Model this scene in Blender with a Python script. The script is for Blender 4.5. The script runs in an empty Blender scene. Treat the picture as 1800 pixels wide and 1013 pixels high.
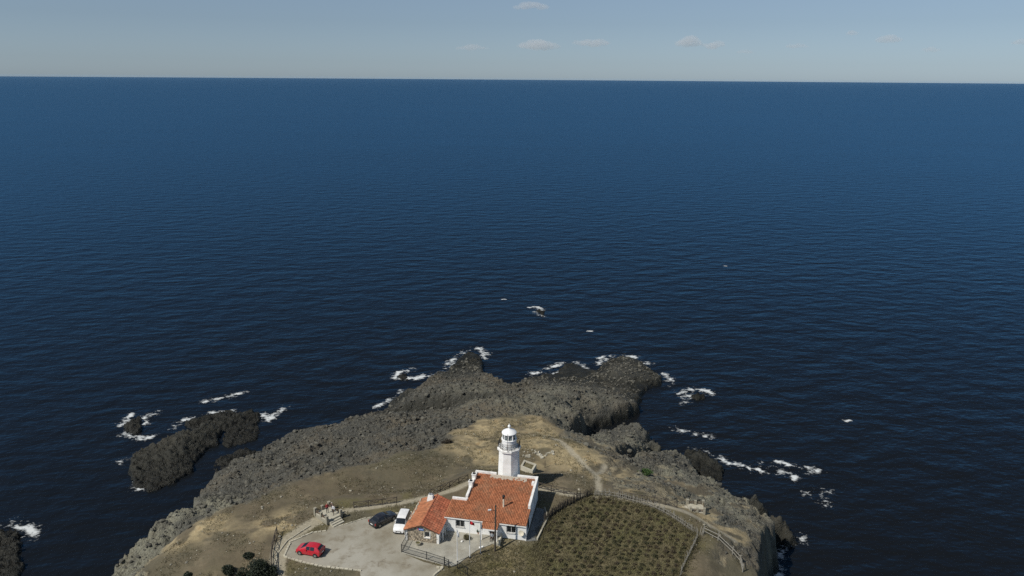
import bpy, bmesh, math, random
import numpy as np
from mathutils import Vector, Matrix

# ------------------------------------------------------------------ camera, sky, sun, exposure
scene = bpy.context.scene
COL = scene.collection
R = math.radians
CAM_Z = 79.0
cam_data = bpy.data.cameras.new('camera')
cam = bpy.data.objects.new('camera', cam_data)
COL.objects.link(cam)
scene.camera = cam
cam_data.sensor_width = 36.0
cam_data.lens = 36.0 * 1285.0 / 1800.0
cam_data.clip_start = 1.0
cam_data.clip_end = 200000.0
cam.location = (0, 0, CAM_Z)
cam.matrix_world = (Matrix.Translation((0, 0, CAM_Z)) @ Matrix.Rotation(R(90 - 16.02), 4, 'X') @ Matrix.Rotation(R(0.414), 4, 'Z'))

SUN_AZ = R(36.0)      # direction the shadows run, from +X towards +Y
SUN_EL = R(48.0)
world = bpy.data.worlds.new('World')
scene.world = world
world.use_nodes = True
wn = world.node_tree
wn.nodes.clear()
w_out = wn.nodes.new('ShaderNodeOutputWorld')
w_bg = wn.nodes.new('ShaderNodeBackground')
w_sky = wn.nodes.new('ShaderNodeTexSky')
w_sky.sky_type = 'NISHITA'
w_sky.sun_disc = False
w_sky.sun_elevation = SUN_EL
w_sky.sun_rotation = R(234.0)
w_sky.altitude = 80.0
w_sky.air_density = 1.0
w_sky.dust_density = 0.3
w_sky.ozone_density = 1.5
w_bg.inputs['Strength'].default_value = 0.06
w_hsv = wn.nodes.new('ShaderNodeHueSaturation'); w_hsv.inputs['Saturation'].default_value = 0.44
w_tint = wn.nodes.new('ShaderNodeMix'); w_tint.data_type = 'RGBA'; w_tint.blend_type = 'MULTIPLY'; w_tint.inputs[0].default_value = 1.0; w_tint.inputs[7].default_value = (0.745, 0.945, 1.19, 1)
wn.links.new(w_sky.outputs[0], w_hsv.inputs['Color']); wn.links.new(w_hsv.outputs[0], w_tint.inputs[6]); wn.links.new(w_tint.outputs[2], w_bg.inputs['Color'])
wn.links.new(w_bg.outputs[0], w_out.inputs['Surface'])

sun_data = bpy.data.lights.new('sun', 'SUN')
sun_data.energy = 4.2
sun_data.angle = R(0.53)
sun_data.color = (1.0, 0.95, 0.86)
sun = bpy.data.objects.new('sun', sun_data)
COL.objects.link(sun)
sun.rotation_euler = Vector((math.cos(SUN_AZ) * math.cos(SUN_EL), math.sin(SUN_AZ) * math.cos(SUN_EL), -math.sin(SUN_EL))).to_track_quat('-Z', 'Y').to_euler()

scene.view_settings.view_transform = 'Standard'
scene.view_settings.look = 'None'
scene.view_settings.gamma = 1.0
scene.view_settings.exposure = 0.0
scene.view_settings.use_curve_mapping = False
scene.render.engine = 'CYCLES'
scene.cycles.use_denoising = False
scene.cycles.max_bounces = 6
scene.cycles.sample_clamp_direct = 4.0
scene.cycles.sample_clamp_indirect = 3.0
scene.cycles.transparent_max_bounces = 8
scene.cycles.volume_bounces = 1

# ------------------------------------------------------------------ surveyed positions in metres (x east, y out to sea, z above the sea)
L = {
    'coast': [(-59.29,93.33,7.0),(-59.28,95.45,7.0),(-58.23,95.89,8.0),(-57.84,97.16,8.5),(-56.87,97.47,9.0),(-55.84,96.65,10.5),(-55.68,96.95,11.5),(-55.69,97.83,12.0),(-55.46,99.03,12.0),(-55.26,100.1,12.0),(-54.65,100.72,12.0),(-53.85,102.95,12.0),(-52.31,104.27,12.0),(-51.68,105.73,11.5),(-55.64,115.44,6.0),(-57.23,121.11,4.0),(-57.96,124.93,3.5),(-57.34,129.61,3.5),(-55.71,133.23,3.5),(-53.9,136.06,3.5),(-52.23,137.77,3.5),(-52.0,140.75,3.5),(-49.14,143.35,3.5),(-48.36,145.74,3.5),(-44.75,147.7,3.5),(-38.37,150.44,4.0),(-33.92,153.99,4.0),(-31.62,157.0,3.0),(-30.52,162.0,1.5),(-28.78,170.34,1.0),(-26.43,173.42,2.0),(-23.72,172.99,3.0),(-21.59,177.44,3.0),(-19.15,184.51,2.0),(-16.93,187.37,1.5),(-15.98,193.29,0.8),(-14.93,199.03,0.8),(-12.83,202.74,0.8),(-10.3,202.59,0.7),(-8.34,195.85,0.7),(-8.41,186.32,1.5),(-5.23,178.84,3.5),(-2.03,174.72,4.0),(-0.11,172.92,4.0),(2.67,174.86,3.5),(5.11,183.78,1.0),(7.96,185.72,0.7),(12.8,188.64,0.7),(14.67,193.2,0.9),(17.66,194.3,1.0),(19.99,191.25,0.7),(24.16,188.61,0.8),(25.78,193.1,1.2),(28.71,197.21,1.5),(31.89,198.81,1.6),(36.18,195.77,1.6),(37.88,191.49,1.6),(40.31,184.98,1.6),(39.56,182.47,1.0),(35.89,179.82,0.8),(32.84,173.24,0.8),(31.47,169.33,1.0),(29.7,160.05,3.5),(27.6,156.93,3.5),(24.88,156.24,2.5),(22.49,158.86,0.3),(19.62,156.06,0.2),(17.58,152.97,0.3),(19.98,153.38,0.4),(21.81,151.69,2.0),(23.52,151.15,3.0),(24.98,150.88,4.0),(28.68,150.79,4.5),(30.02,147.56,5.0),(29.93,143.52,5.0),(31.84,142.86,4.0),(31.45,144.5,1.2),(29.43,142.71,0.5),(29.58,140.74,0.5),(30.12,138.37,2.5),(30.86,137.89,4.5),(32.68,138.21,5.0),(34.4,137.7,4.5),(35.89,134.85,4.5),(36.48,131.86,4.5),(36.92,130.49,3.5),(36.88,126.21,5.0),(37.8,124.52,6.0),(38.46,121.05,6.5),(39.23,117.51,7.0),(39.4,114.66,7.5),(40.85,113.08,8.5),(41.41,110.87,9.0),(42.01,108.04,9.5),(43.75,108.49,9.0),(44.03,106.92,8.5),(43.49,106.55,7.0),(41.14,103.18,8.0),(38.97,99.2,9.5),(37.06,95.63,11.0),(36.05,91.82,11.5),(34.91,88.25,11.5),(36,70,11.5),(40,40,12),(55,0,12),(70,-60,12),(-95,-60,12),(-80,0,10),(-66,50,9),(-58,72,8)],
    'ctrl': [(-20.06,116.98,14.3),(-28.81,110.78,14.2),(-35.09,105.68,14.2),(-40.29,101.77,14.0),(-43.73,98.9,13.8),(-46.94,95.88,13.3),(-48.67,90.11,13.0),(-49.99,87.59,12.5),(-40.54,90.51,14.2),(-37.16,92.69,14.6),(-5.59,135.36,12.0),(-10.47,123.96,13.5),(0.21,122.63,13.7),(6.56,122.72,13.7),(10.67,120.99,13.5),(6.06,137.45,11.7),(12.82,148.73,9.0),(20.48,159.92,6.0),(26.39,162.75,4.0),(7.9,152.05,9.5),(-2.37,150.78,10.0),(-9.11,157.1,8.5),(-19.03,162.5,6.0),(13.76,160.84,7.0),(-21.49,159.52,3.2),(-15.97,158.74,4.2),(-10.56,158.58,5.2),(-5.15,157.61,7.0),(-24.6,145.16,7.0),(-30.8,139.07,8.0),(-15.45,130.24,12.0),(-21.45,125.68,12.5),(-31.47,121.89,11.5),(-40.76,117.49,11.0),(-46.88,114.26,10.0),(-38.12,130.41,8.0),(-47.44,127.57,7.0),(-52.05,119.19,7.0),(13.65,109.55,14.4),(13.63,119.1,13.4),(23.99,108.11,13.2),(18.75,105.22,14.4),(31.49,100.45,13.4),(32.55,91.93,13.8),(22.44,128.54,9.5),(26.95,141.61,6.5),(28.72,120.91,9.0),(32.22,131.88,6.5),(14.47,140.25,5.5),(11.67,133.58,10.5),(19.4,115.62,12.0),(30.85,114.48,10.5),(34.68,111.68,10.0),(39.26,101.87,11.5),(36.62,96.61,12.5),(37.25,104.23,11.5),(24.46,180.64,1.5),(29.71,185.99,2.6),(17.13,183.61,1.0),(29.99,177.0,1.5),(-12.72,192.79,1.2),(-55.87,92.82,9.0),(-56.45,92.17,8.5),(33.44,87.87,13.0),(0,30,15),(0,60,15),(0,0,15),(0,-50,15),(-40,40,13.5),(30,40,14.5),(-45,0,13)],
    'flat': [(-30.23,79.94,15.0),(-33.39,86.29,15.0),(-33.43,91.47,15.0),(-30.88,97.23,15.0),(-26.59,101.18,15.0),(-12.54,103.66,15.0),(-6.5,110.09,15.0),(5.93,108.79,15.0),(13.12,104.68,15.0),(20.23,103.09,15.0),(26.35,97.95,15.0),(28.56,92.9,15.0),(23.59,80.52,15.0)],
    'grass_low': [(-7.05,85.73,15.0),(-4.12,88.26,15.0),(-2.17,90.23,15.0),(-0.14,90.65,15.0),(2.06,90.81,15.0),(4.18,90.84,15.0),(3.78,83.35,15.0),(3.66,79.76,15.0),(-9.98,79.61,15.0),(-8.11,83.57,15.0)],
    'soil': [(-50.02,80.98,14.0),(-51.01,85.23,14.0),(-51.11,89.35,14.0),(-50.52,92.29,14.0),(-49.14,94.83,14.0),(-47.34,98.09,14.0),(-43.04,101.9,14.0),(-39.62,105.26,14.0),(-35.8,108.11,14.0),(-30.65,110.36,14.0),(-25.47,113.45,14.0),(-20.06,116.91,14.0),(-13.35,120.78,14.0),(-11.1,125.26,14.0),(-11.42,129.26,14.0),(-7.8,133.81,14.0),(-3.32,137.31,14.0),(2.54,139.31,14.0),(7.17,137.21,14.0),(9.71,131.07,14.0),(13.01,124.04,14.0),(15.04,118.03,14.0),(16.14,110.26,14.0),(18.48,106.38,14.0),(24.05,103.75,14.0),(28.57,101.54,14.0),(30.61,97.26,14.0),(32.84,93.01,14.0),(32.76,87.77,14.0),(31.11,81.85,14.0)],
    'ochre': [[(-11.32,127.85,13.5),(-7.75,132.8,13.5),(-3.33,137.55,13.5),(0.76,135.5,13.5),(-3.13,129.41,13.5),(-5.13,124.04,13.5),(-2.87,118.68,13.5),(-6.98,118.62,13.5),(-10.3,121.75,13.5)],[(2.94,127.6,13.5),(7.04,133.8,13.5),(9.74,131.33,13.5),(11.45,124.29,13.5),(14.13,118.93,13.5),(13.53,112.95,13.5),(9.22,114.82,13.5),(6.48,120.92,13.5),(2.84,121.95,13.5)],[(-49.72,94.84,13.5),(-48.82,97.32,13.5),(-45.54,97.81,13.5),(-43.93,95.91,13.5),(-46.1,93.89,13.5),(-48.43,93.44,13.5)],[(-36.8,96.44,13.5),(-33.8,97.96,13.5),(-33.37,95.03,13.5),(-35.47,93.6,13.5)],[(20.89,130.77,13.5),(23.81,131.55,13.5),(23.17,128.87,13.5),(20.5,127.88,13.5)],[(-3.27,86.79,13.5),(-0.93,88.69,13.5),(-0.27,86.46,13.5),(-2.66,84.87,13.5)],[(14.64,118.93,13.5),(18.53,121.1,13.5),(18.47,113.02,13.5),(15.57,109.28,13.5)],[(18.94,106.17,13.5),(27.86,104.26,13.5),(33.92,96.57,13.5),(33.94,93.73,13.5),(29.65,100.28,13.5),(23.25,104.2,13.5)]],
    'path': [([(-30.7,82.16,15.0),(-32.07,86.3,15.0),(-32.49,89.22,15.0),(-31.7,91.76,15.0),(-29.78,94.74,15.0),(-28.81,95.91,15.0)],0.9),([(-25.91,98.2,15.0),(-22.61,99.17,15.0),(-17.54,100.49,15.0),(-12.69,102.5,15.0),(-8.97,104.72,15.0),(-6.53,107.19,15.0)],0.55),([(3.94,105.41,15.0),(7.12,104.26,15.0),(10.25,103.29,15.0),(12.92,102.67,15.0),(14.93,102.86,15.0),(20.81,101.15,15.0),(25.09,100.25,15.0),(27.15,99.18,15.0),(30.01,96.94,15.0),(33.14,94.36,15.0)],0.75),([(8.33,126.63,15.0),(10.66,121.43,15.0),(12.79,116.19,15.0),(14.14,112.65,15.0),(14.63,110.01,15.0),(14.32,104.69,15.0)],0.55),([(16.8,116.86,15.0),(15.74,113.84,15.0),(14.56,111.13,15.0)],0.4)],
    'garden': [(4.6,93.31,15.0),(5.53,95.46,15.0),(7.68,98.47,15.0),(12.97,103.16,15.0),(17.36,102.07,15.0),(22.28,99.43,15.0),(25.69,94.99,15.0),(27.22,92.2,15.0),(25.0,87.58,15.0),(22.85,83.56,15.0),(21.25,79.95,15.0),(3.59,79.76,15.0),(4.2,86.71,15.0),(4.0,90.17,15.0)],
    'car_park': [(-20.3,84.26,15.0),(-22.83,84.58,15.0),(-26.05,85.15,15.0),(-28.61,85.97,15.0),(-31.35,87.06,15.0),(-31.39,90.42,15.0),(-28.97,92.62,15.0),(-26.9,93.35,15.0),(-26.76,94.49,15.0),(-24.72,94.8,15.0),(-22.05,96.29,15.0),(-17.98,97.69,15.0),(-12.68,98.37,15.0),(-14.63,91.02,15.0),(-15.19,88.13,15.0),(-11.85,86.16,15.0),(-9.01,85.1,15.0),(-10.27,82.39,15.0),(-10.77,80.15,15.0),(-18.86,80.06,15.0)],
    'kerb': [[(-20.3,84.26,15.0),(-22.83,84.58,15.0),(-26.05,85.15,15.0),(-28.61,85.97,15.0),(-31.35,87.06,15.0),(-31.39,90.42,15.0),(-28.97,92.62,15.0),(-26.87,93.21,15.0)],[(-25.07,94.51,15.0),(-22.05,96.29,15.0),(-17.98,97.69,15.0),(-12.69,98.52,15.0)],[(-31.48,82.96,15.0),(-32.45,87.55,15.0),(-31.96,90.68,15.0),(-29.67,94.31,15.0)],[(-9.77,84.97,15.0),(-9.07,84.86,15.0),(-10.01,83.55,15.0),(-10.5,82.39,15.0)]],
    'courtyard': [(-14.73,91.15,15.0),(-15.19,88.13,15.0),(-11.91,86.65,15.0),(-8.97,85.46,15.0),(-7.79,85.23,15.0),(-7.05,85.85,15.0),(-4.7,88.76,15.0),(-2.26,90.49,15.0),(-1.61,90.77,15.0),(-2.07,92.81,15.0),(-9.4,93.84,15.0),(-10.63,93.55,15.0)],
    'side_yard': [(2.31,91.08,15.0),(3.87,91.1,15.0),(4.6,93.31,15.0),(5.67,96.49,15.0),(5.26,99.21,15.0),(4.04,99.51,15.0)],
    'terrace_left': [(-29.62,96.79,15.3),(-27.16,94.47,15.3),(-25.4,96.39,15.3),(-27.83,98.64,15.3)],
    'terrace_right': [(27.89,101.69,14.0),(28.13,100.43,14.0),(30.38,100.14,14.0),(30.8,102.53,14.0),(28.14,102.82,14.0)],
    'rustic': [[(-24.19,99.15,15.0),(-20.97,99.82,15.0),(-17.83,100.65,15.0)],[(-12.72,102.83,15.0),(-9.94,105.22,15.0),(-7.02,107.54,15.0)],[(-33.97,92.42,15.0),(-33.61,89.46,15.0),(-32.85,86.29,15.0),(-31.89,83.54,15.0)],[(4.58,105.24,15.0),(7.56,103.93,15.0),(10.6,103.13,15.0)],[(17.27,102.73,15.0),(20.89,101.63,15.0),(25.98,100.26,15.0)]],
    'wattle': [(5.11,95.46,15.0),(6.31,97.39,15.0),(8.18,99.41,15.0),(10.55,101.5,15.0),(13.17,103.33,15.0)],
    'paling': [(13.33,103.17,15.0),(15.68,103.03,15.0),(18.26,102.08,15.0),(22.33,99.74,15.0),(25.13,96.29,15.0),(26.64,93.58,15.0),(28.16,92.62,15.0)],
    'garden_side': [(27.19,92.06,15.0),(25.39,88.6,15.0),(23.5,85.1,15.0),(22.37,82.75,15.0)],
    'postrail': [(28.33,93.2,14.6),(30.14,91.85,14.6),(31.76,90.0,14.6),(32.63,88.85,14.6),(32.49,87.33,14.6)],
    'iron': [(-14.71,91.02,15.0),(-15.21,88.25,15.0),(-11.51,86.66,15.0),(-8.97,85.46,15.0)],
    'gate': [(-8.97,85.46,15.0),(-8.3,84.87,15.0)],
    'iron2': [(-7.16,85.05,14.6),(-5.69,83.76,14.6)],
    'pole': [-2.15,89.22,14.6,6.97],
    'flags': [[-7.24,86.23,14.9,5.13],[-5.58,87.25,14.8,5.89],[-4.16,88.28,14.7,4.94]],
    'red_car': [(-29.26,87.46,15.0),(-26.96,86.86,15.0)],
    'black_car': [(-19.56,93.86,15.0),(-17.77,96.35,15.0)],
    'van': [(-16.18,92.09,15.0),(-15.93,96.67,15.0)],
    'people': [[-27.68,97.1,15.8,1.67],[-26.95,97.26,15.8,1.28],[-26.5,96.81,15.8,1.56]],
    'trough': [(1.68,111.64,14.6),(2.3,113.77,14.6),(4.43,112.25,14.6),(3.69,109.99,14.6)],
    'rubble': [(1.86,118.83,13.8),(2.8,119.68,13.8),(3.71,118.65,13.8),(4.35,119.49,13.8),(4.96,119.08,13.8),(5.61,119.93,13.8),(6.09,119.1,13.8),(6.64,119.74,13.8),(5.13,118.25,13.8),(3.9,118.03,13.8),(4.58,120.13,13.8),(7.01,118.9,13.8),(2.98,118.22,13.8),(5.84,118.06,13.8),(3.41,119.27,13.8),(4.74,118.66,13.8),(5.46,118.88,13.8),(6.37,118.48,13.8),(4.17,120.55,13.8),(7.45,119.54,13.8)],
    'dead_bush': [(-12.01,123.26,13.5)],
    'shrubs': [(-44.15,85.55,14.0),(-38.49,85.01,14.0),(-36.53,87.6,14.0),(-36.09,83.51,14.0),(-31.8,82.98,14.0)],
    'trees': [(-33.33,83.05,14.2)],
    'green': [(23.86,116.15,11.5)],
    'court_bush': [(-6.22,91.39,15.0),(-4.64,92.64,15.0)],
    'pot': [(-13.09,89.84,15.0)],
    'posts': [[2.5,114.14,14.5,1.33],[4.17,113.38,14.5,1.32],[6.01,114.94,14.3,1.33]],
    'islets': [[(-79.54,137.32,1.0),(-80.24,140.35,1.6),(-78.15,142.21,2.1),(-74.99,145.66,2.5),(-72.71,149.7,2.4),(-69.56,153.21,1.8),(-67.03,153.29,1.2),(-66.07,147.37,0.7),(-66.74,141.49,0.4),(-66.41,134.39,0.4),(-68.36,130.38,0.4),(-70.94,127.39,0.4),(-73.8,128.19,0.4),(-76.75,132.11,0.6)],[(-76.74,156.47,0.7),(-74.93,160.23,0.8),(-68.87,162.31,0.9),(-63.62,163.13,1.0),(-60.29,161.4,0.8),(-59.8,158.14,0.3),(-62.93,153.33,0.2),(-67.84,152.41,0.2),(-73.0,153.83,0.3)],[(-90.12,154.32,0.5),(-89.84,159.98,0.8),(-87.74,159.0,0.7),(-87.26,156.02,0.4),(-84.99,152.14,0.2),(-87.94,151.26,0.2)],[(-95.14,113.23,0.5),(-92.7,114.11,0.5),(-89.66,114.15,0.5),(-85.87,110.83,0.5),(-83.99,107.01,0.4),(-80.62,103.29,0.4),(-79.72,99.07,0.4),(-85.14,99.01,0.4)],[(8.9,245.93,0.2),(10.15,247.32,0.4),(11.59,243.08,0.3),(11.23,238.92,0.0),(9.39,242.67,0.0)],[(46.85,174.85,0.5),(50.39,175.98,0.5),(50.16,173.8,0.2),(46.94,172.01,0.2)],[(-62.41,137.27,0.1),(-61.9,141.0,0.3),(-58.56,144.73,0.35),(-55.76,143.84,0.3),(-56.31,140.71,0.1),(-58.87,136.1,0.0),(-60.64,135.16,0.0)],[(38.27,142.77,1.5),(41.87,143.33,1.5),(43.97,139.16,1.5),(44.28,134.9,1.0),(42.28,132.49,0.3),(39.23,134.33,0.5),(37.77,138.29,1.0)],[(47.0,114.81,4.0),(48.19,114.3,5.5),(49.61,113.32,5.0),(50.2,113.21,3.0),(49.94,113.98,0.6),(47.59,113.09,0.5),(46.6,113.61,2.0)],[(44.85,123.49,3.0),(46.59,122.31,3.5),(47.67,121.01,2.5),(46.44,121.05,1.0),(44.81,122.75,1.0)],[(-31.04,186.11,0.4),(-28.78,187.77,0.4),(-27.47,185.07,0.2),(-29.72,183.46,0.2)],[(-65.31,149.87,0.1),(-65.78,154.62,0.25),(-61.87,156.33,0.3),(-58.7,154.83,0.2),(-57.93,150.17,0.0),(-59.7,147.11,-0.1),(-62.65,145.5,-0.1)]],
    'foam': [[(6.17,249.82,0.0),(9.25,250.57,0.0),(10.56,247.25,0.0)],[(7.67,245.21,0.0),(10.88,240.16,0.0)],[(-18.46,195.66,0.0),(-17.28,199.21,0.0),(-14.77,203.84,0.0),(-11.95,208.19,0.0),(-9.71,208.23,0.0),(-7.49,203.99,0.0),(-8.19,200.29,0.0)],[(-18.24,193.08,0.0),(-16.83,195.69,0.0)],[(-31.67,187.05,0.0),(-30.78,189.51,0.0),(-27.83,191.22,0.0)],[(-31.37,185.07,0.0),(-26.25,185.16,0.0),(-24.06,186.39,0.0),(-19.61,188.9,0.0)],[(-33.56,167.04,0.0),(-31.4,169.41,0.0),(-29.34,172.87,0.0),(-28.4,176.44,0.0)],[(-77.19,169.65,0.0),(-73.12,171.43,0.0),(-71.12,173.91,0.0),(-70.04,174.99,0.0)],[(-91.4,156.17,0.0),(-91.98,159.14,0.0),(-92.01,161.91,0.0)],[(-88.43,158.29,0.0),(-88.15,161.35,0.0),(-86.41,162.63,0.0)],[(-87.26,155.36,0.0),(-86.65,157.13,0.0)],[(-78.66,155.49,0.0),(-78.49,158.15,0.0),(-76.72,159.39,0.0)],[(-73.2,162.53,0.0),(-71.14,162.57,0.0),(-69.29,161.35,0.0),(-68.55,164.19,0.0)],[(-60.97,162.42,0.0),(-58.33,159.38,0.0),(-57.25,162.48,0.0),(-56.42,165.68,0.0)],[(-75.35,130.53,0.0),(-73.97,128.42,0.0)],[(-82.48,139.06,0.0),(-81.77,140.52,0.0)],[(-92.27,114.85,0.0),(-91.21,117.16,0.0)],[(-88.95,115.77,0.0),(-86.02,114.41,0.0),(-84.66,112.89,0.0),(-85.7,111.05,0.0)],[(4.92,188.94,0.0),(8.12,189.82,0.0),(10.64,192.78,0.0),(14.08,196.28,0.0)],[(9.94,187.82,0.0),(13.66,189.52,0.0)],[(18.25,197.24,0.0),(21.18,193.41,0.0)],[(25.91,200.96,0.0),(28.82,202.85,0.0),(32.68,203.85,0.0)],[(25.73,196.51,0.0),(27.81,200.09,0.0)],[(34.68,202.5,0.0),(36.56,201.62,0.0)],[(37.87,198.5,0.0),(39.88,196.78,0.0)],[(42.74,189.65,0.0),(43.26,185.25,0.0),(42.09,181.76,0.0)],[(44.1,176.27,0.0),(47.68,178.88,0.0),(51.28,178.2,0.0),(52.02,176.41,0.0)],[(44.17,170.01,0.0),(44.66,173.45,0.0),(47.11,174.54,0.0)],[(45.02,142.6,0.0),(46.56,140.18,0.0),(49.72,138.56,0.0),(52.66,137.2,0.0)],[(52.37,137.43,0.0),(54.15,140.29,0.0)],[(54.33,137.92,0.0),(57.29,136.11,0.0),(58.5,134.55,0.0)],[(57.5,140.82,0.0),(59.68,139.41,0.0)],[(61.92,137.33,0.0),(64.15,137.83,0.0)],[(60.5,130.65,0.0),(60.8,129.38,0.0),(63.27,129.84,0.0)],[(59.48,128.33,0.0),(60.72,126.91,0.0),(61.02,124.92,0.0)],[(52.36,113.19,0.0),(50.11,113.16,0.0),(48.1,111.49,0.0),(46.25,109.06,0.0),(44.96,106.73,0.0),(44.41,103.47,0.0)],[(38.97,155.89,0.0),(40.12,155.04,0.0)],[(42.72,153.66,0.0),(46.06,152.31,0.0)],[(40.71,146.33,0.0),(43.24,145.34,0.0)],[(-88.82,151.91,0.0),(-84.88,149.76,0.0),(-81.94,150.35,0.0)]],
    'whitecap': [(-3.13,259.39,0.0),(25.62,224.55,0.0),(93.97,312.59,0.0),(81.3,161.01,0.0)],
    'gully': [([(-26.55,157.08,3.0),(-21.4,158.88,3.5),(-14.62,158.75,4.5),(-9.23,158.9,5.5),(-4.5,158.26,7.0)],4.0,1.6),([(32.52,161.68,2.0),(27.19,158.2,2.0),(21.78,152.69,2.5),(17.1,145.52,4.0),(14.01,139.29,6.0)],3.0,5.0),([(30.57,140.01,2.0),(26.93,134.92,4.0),(22.41,127.47,7.0)],2.2,3.0)],
    'sand': [(-13.24,119.57,13.5),(-10.92,129.78,13.5),(-3.36,138.91,13.5),(7.3,139.91,13.5),(12.16,126.58,13.5),(17.11,113.96,13.5),(15.57,109.28,13.5),(9.95,111.03,13.5),(5.19,113.79,13.5),(-6.71,113.62,13.5)],
    'clouds': [(0.02073, 0.08721, 1061.0, 315.0, 'faint cloud at the top edge left of centre', 3), (0.031, 0.03966, 1301.0, 354.0, 'wide flat cloud above the horizon near the middle', 4), (0.10074, 0.04414, 1164.0, 276.0, 'long cloud just right of the wide flat one', 5), (0.22285, 0.04343, 651.0, 394.0, 'puffy cloud left of a close pair above the horizon', 6), (0.25298, 0.04129, 685.0, 315.0, 'right cloud of the close pair above the horizon', 7), (0.35192, 0.03942, 582.0, 177.0, 'tiny faint cloud between the pair and the bright right cloud', 8), (0.4521, 0.04542, 616.0, 276.0, 'bright small cloud high on the right', 9), (0.41178, 0.05298, 240.0, 197.0, 'tiny cloud puff above the bright right cloud', 10), (0.49733, 0.03426, 445.0, 177.0, 'thin faint cloud on the far right', 11), (0.58189, 0.04026, 377.0, 236.0, 'small cloud cut by the right edge', 12), (-0.054, 0.03694, 1027.0, 197.0, 'very faint thin cloud left of the middle', 13), (0.29275, 0.03304, 514.0, 138.0, 'thinnest faint cloud low over the horizon', 14)],
}

# ------------------------------------------------------------------ helpers
rng = np.random.default_rng(7)
random.seed(7)

def thing(name, label, cat, loc=(0, 0, 0), rotz=0.0, group=None):
    o = bpy.data.objects.new(name, None)
    o.empty_display_size = 0.3
    COL.objects.link(o)
    o.location = loc
    o.rotation_euler = (0, 0, rotz)
    o['label'] = label
    o['category'] = cat
    if group: o['group'] = group
    return o

def tag(o, label=None, cat=None, group=None, kind=None):
    if label: o['label'] = label
    if cat: o['category'] = cat
    if group: o['group'] = group
    if kind: o['kind'] = kind
    return o

def link_mesh(name, me, mat=None, parent=None, loc=None, rotz=None):
    o = bpy.data.objects.new(name, me)
    COL.objects.link(o)
    if mat is not None and not me.materials: me.materials.append(mat)
    if parent is not None: o.parent = parent
    if loc is not None: o.location = loc
    if rotz is not None: o.rotation_euler = (0, 0, rotz)
    return o

class MB:
    """collects shapes into one mesh"""
    def __init__(s): s.v = []; s.f = []
    def add(s, vs, fs):
        b = len(s.v); s.v += [tuple(p) for p in vs]; s.f += [tuple(b + i for i in f) for f in fs]; return s
    def box(s, x0, x1, y0, y1, z0, z1):
        vs = [(x, y, z) for z in (z0, z1) for x, y in ((x0, y0), (x1, y0), (x1, y1), (x0, y1))]
        return s.add(vs, [(3, 2, 1, 0), (4, 5, 6, 7), (0, 1, 5, 4), (1, 2, 6, 5), (2, 3, 7, 6), (3, 0, 4, 7)])
    def hexa(s, b, t):  # bottom and top quads
        return s.add(list(b) + list(t), [(3, 2, 1, 0), (4, 5, 6, 7), (0, 1, 5, 4), (1, 2, 6, 5), (2, 3, 7, 6), (3, 0, 4, 7)])
    def prism(s, poly, z0, z1):
        n = len(poly)
        vs = [(p[0], p[1], z0) for p in poly] + [(p[0], p[1], z1) for p in poly]
        return s.add(vs, [tuple(range(n - 1, -1, -1)), tuple(range(n, 2 * n))] + [(i, (i + 1) % n, n + (i + 1) % n, n + i) for i in range(n)])
    def bar(s, a, b, w, h=None, up=(0, 0, 1)):
        h = h or w; a = Vector(a); b = Vector(b); d = (b - a).normalized(); u = Vector(up)
        if abs(d.dot(u)) > 0.98: u = Vector((0, 1, 0))
        x = d.cross(u).normalized() * w / 2; y = x.cross(d).normalized() * h / 2
        q = lambda c: [c - x - y, c + x - y, c + x + y, c - x + y]
        return s.add(q(a) + q(b), [(3, 2, 1, 0), (4, 5, 6, 7), (0, 1, 5, 4), (1, 2, 6, 5), (2, 3, 7, 6), (3, 0, 4, 7)])
    def tube(s, pts, r, n=6):
        pts = [Vector(p) for p in pts]; rs = r if isinstance(r, (list, tuple)) else [r] * len(pts)
        vs = []; fs = []
        for i, p in enumerate(pts):
            d = (pts[min(i + 1, len(pts) - 1)] - pts[max(i - 1, 0)]).normalized()
            u = Vector((0, 0, 1)) if abs(d.z) < 0.95 else Vector((0, 1, 0))
            x = d.cross(u).normalized(); y = x.cross(d)
            vs += [p + (x * math.cos(k * 2 * math.pi / n) + y * math.sin(k * 2 * math.pi / n)) * rs[i] for k in range(n)]
        for i in range(len(pts) - 1):
            fs += [(i * n + k, i * n + (k + 1) % n, (i + 1) * n + (k + 1) % n, (i + 1) * n + k) for k in range(n)]
        fs += [tuple(range(n - 1, -1, -1)), tuple((len(pts) - 1) * n + k for k in range(n))]
        return s.add(vs, fs)
    def lathe(s, prof, n=16, c=(0, 0), ph=0.0):
        vs = []; fs = []
        for r, z in prof: vs += [(c[0] + r * math.cos(ph + k * 2 * math.pi / n), c[1] + r * math.sin(ph + k * 2 * math.pi / n), z) for k in range(n)]
        for i in range(len(prof) - 1):
            fs += [(i * n + k, i * n + (k + 1) % n, (i + 1) * n + (k + 1) % n, (i + 1) * n + k) for k in range(n)]
        fs += [tuple(range(n - 1, -1, -1)), tuple((len(prof) - 1) * n + k for k in range(n))]
        return s.add(vs, fs)
    def mesh(s, name, smooth=None):
        me = bpy.data.meshes.new(name); me.from_pydata([tuple(v) for v in s.v], [], s.f); me.update()
        if smooth:
            me.polygons.foreach_set('use_smooth', [True] * len(me.polygons))
            me.set_sharp_from_angle(angle=R(smooth))
        return me
    def build(s, name, mat, parent=None, smooth=None, loc=None, rotz=None):
        return link_mesh(name, s.mesh(name, smooth), mat, parent, loc, rotz)

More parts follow.
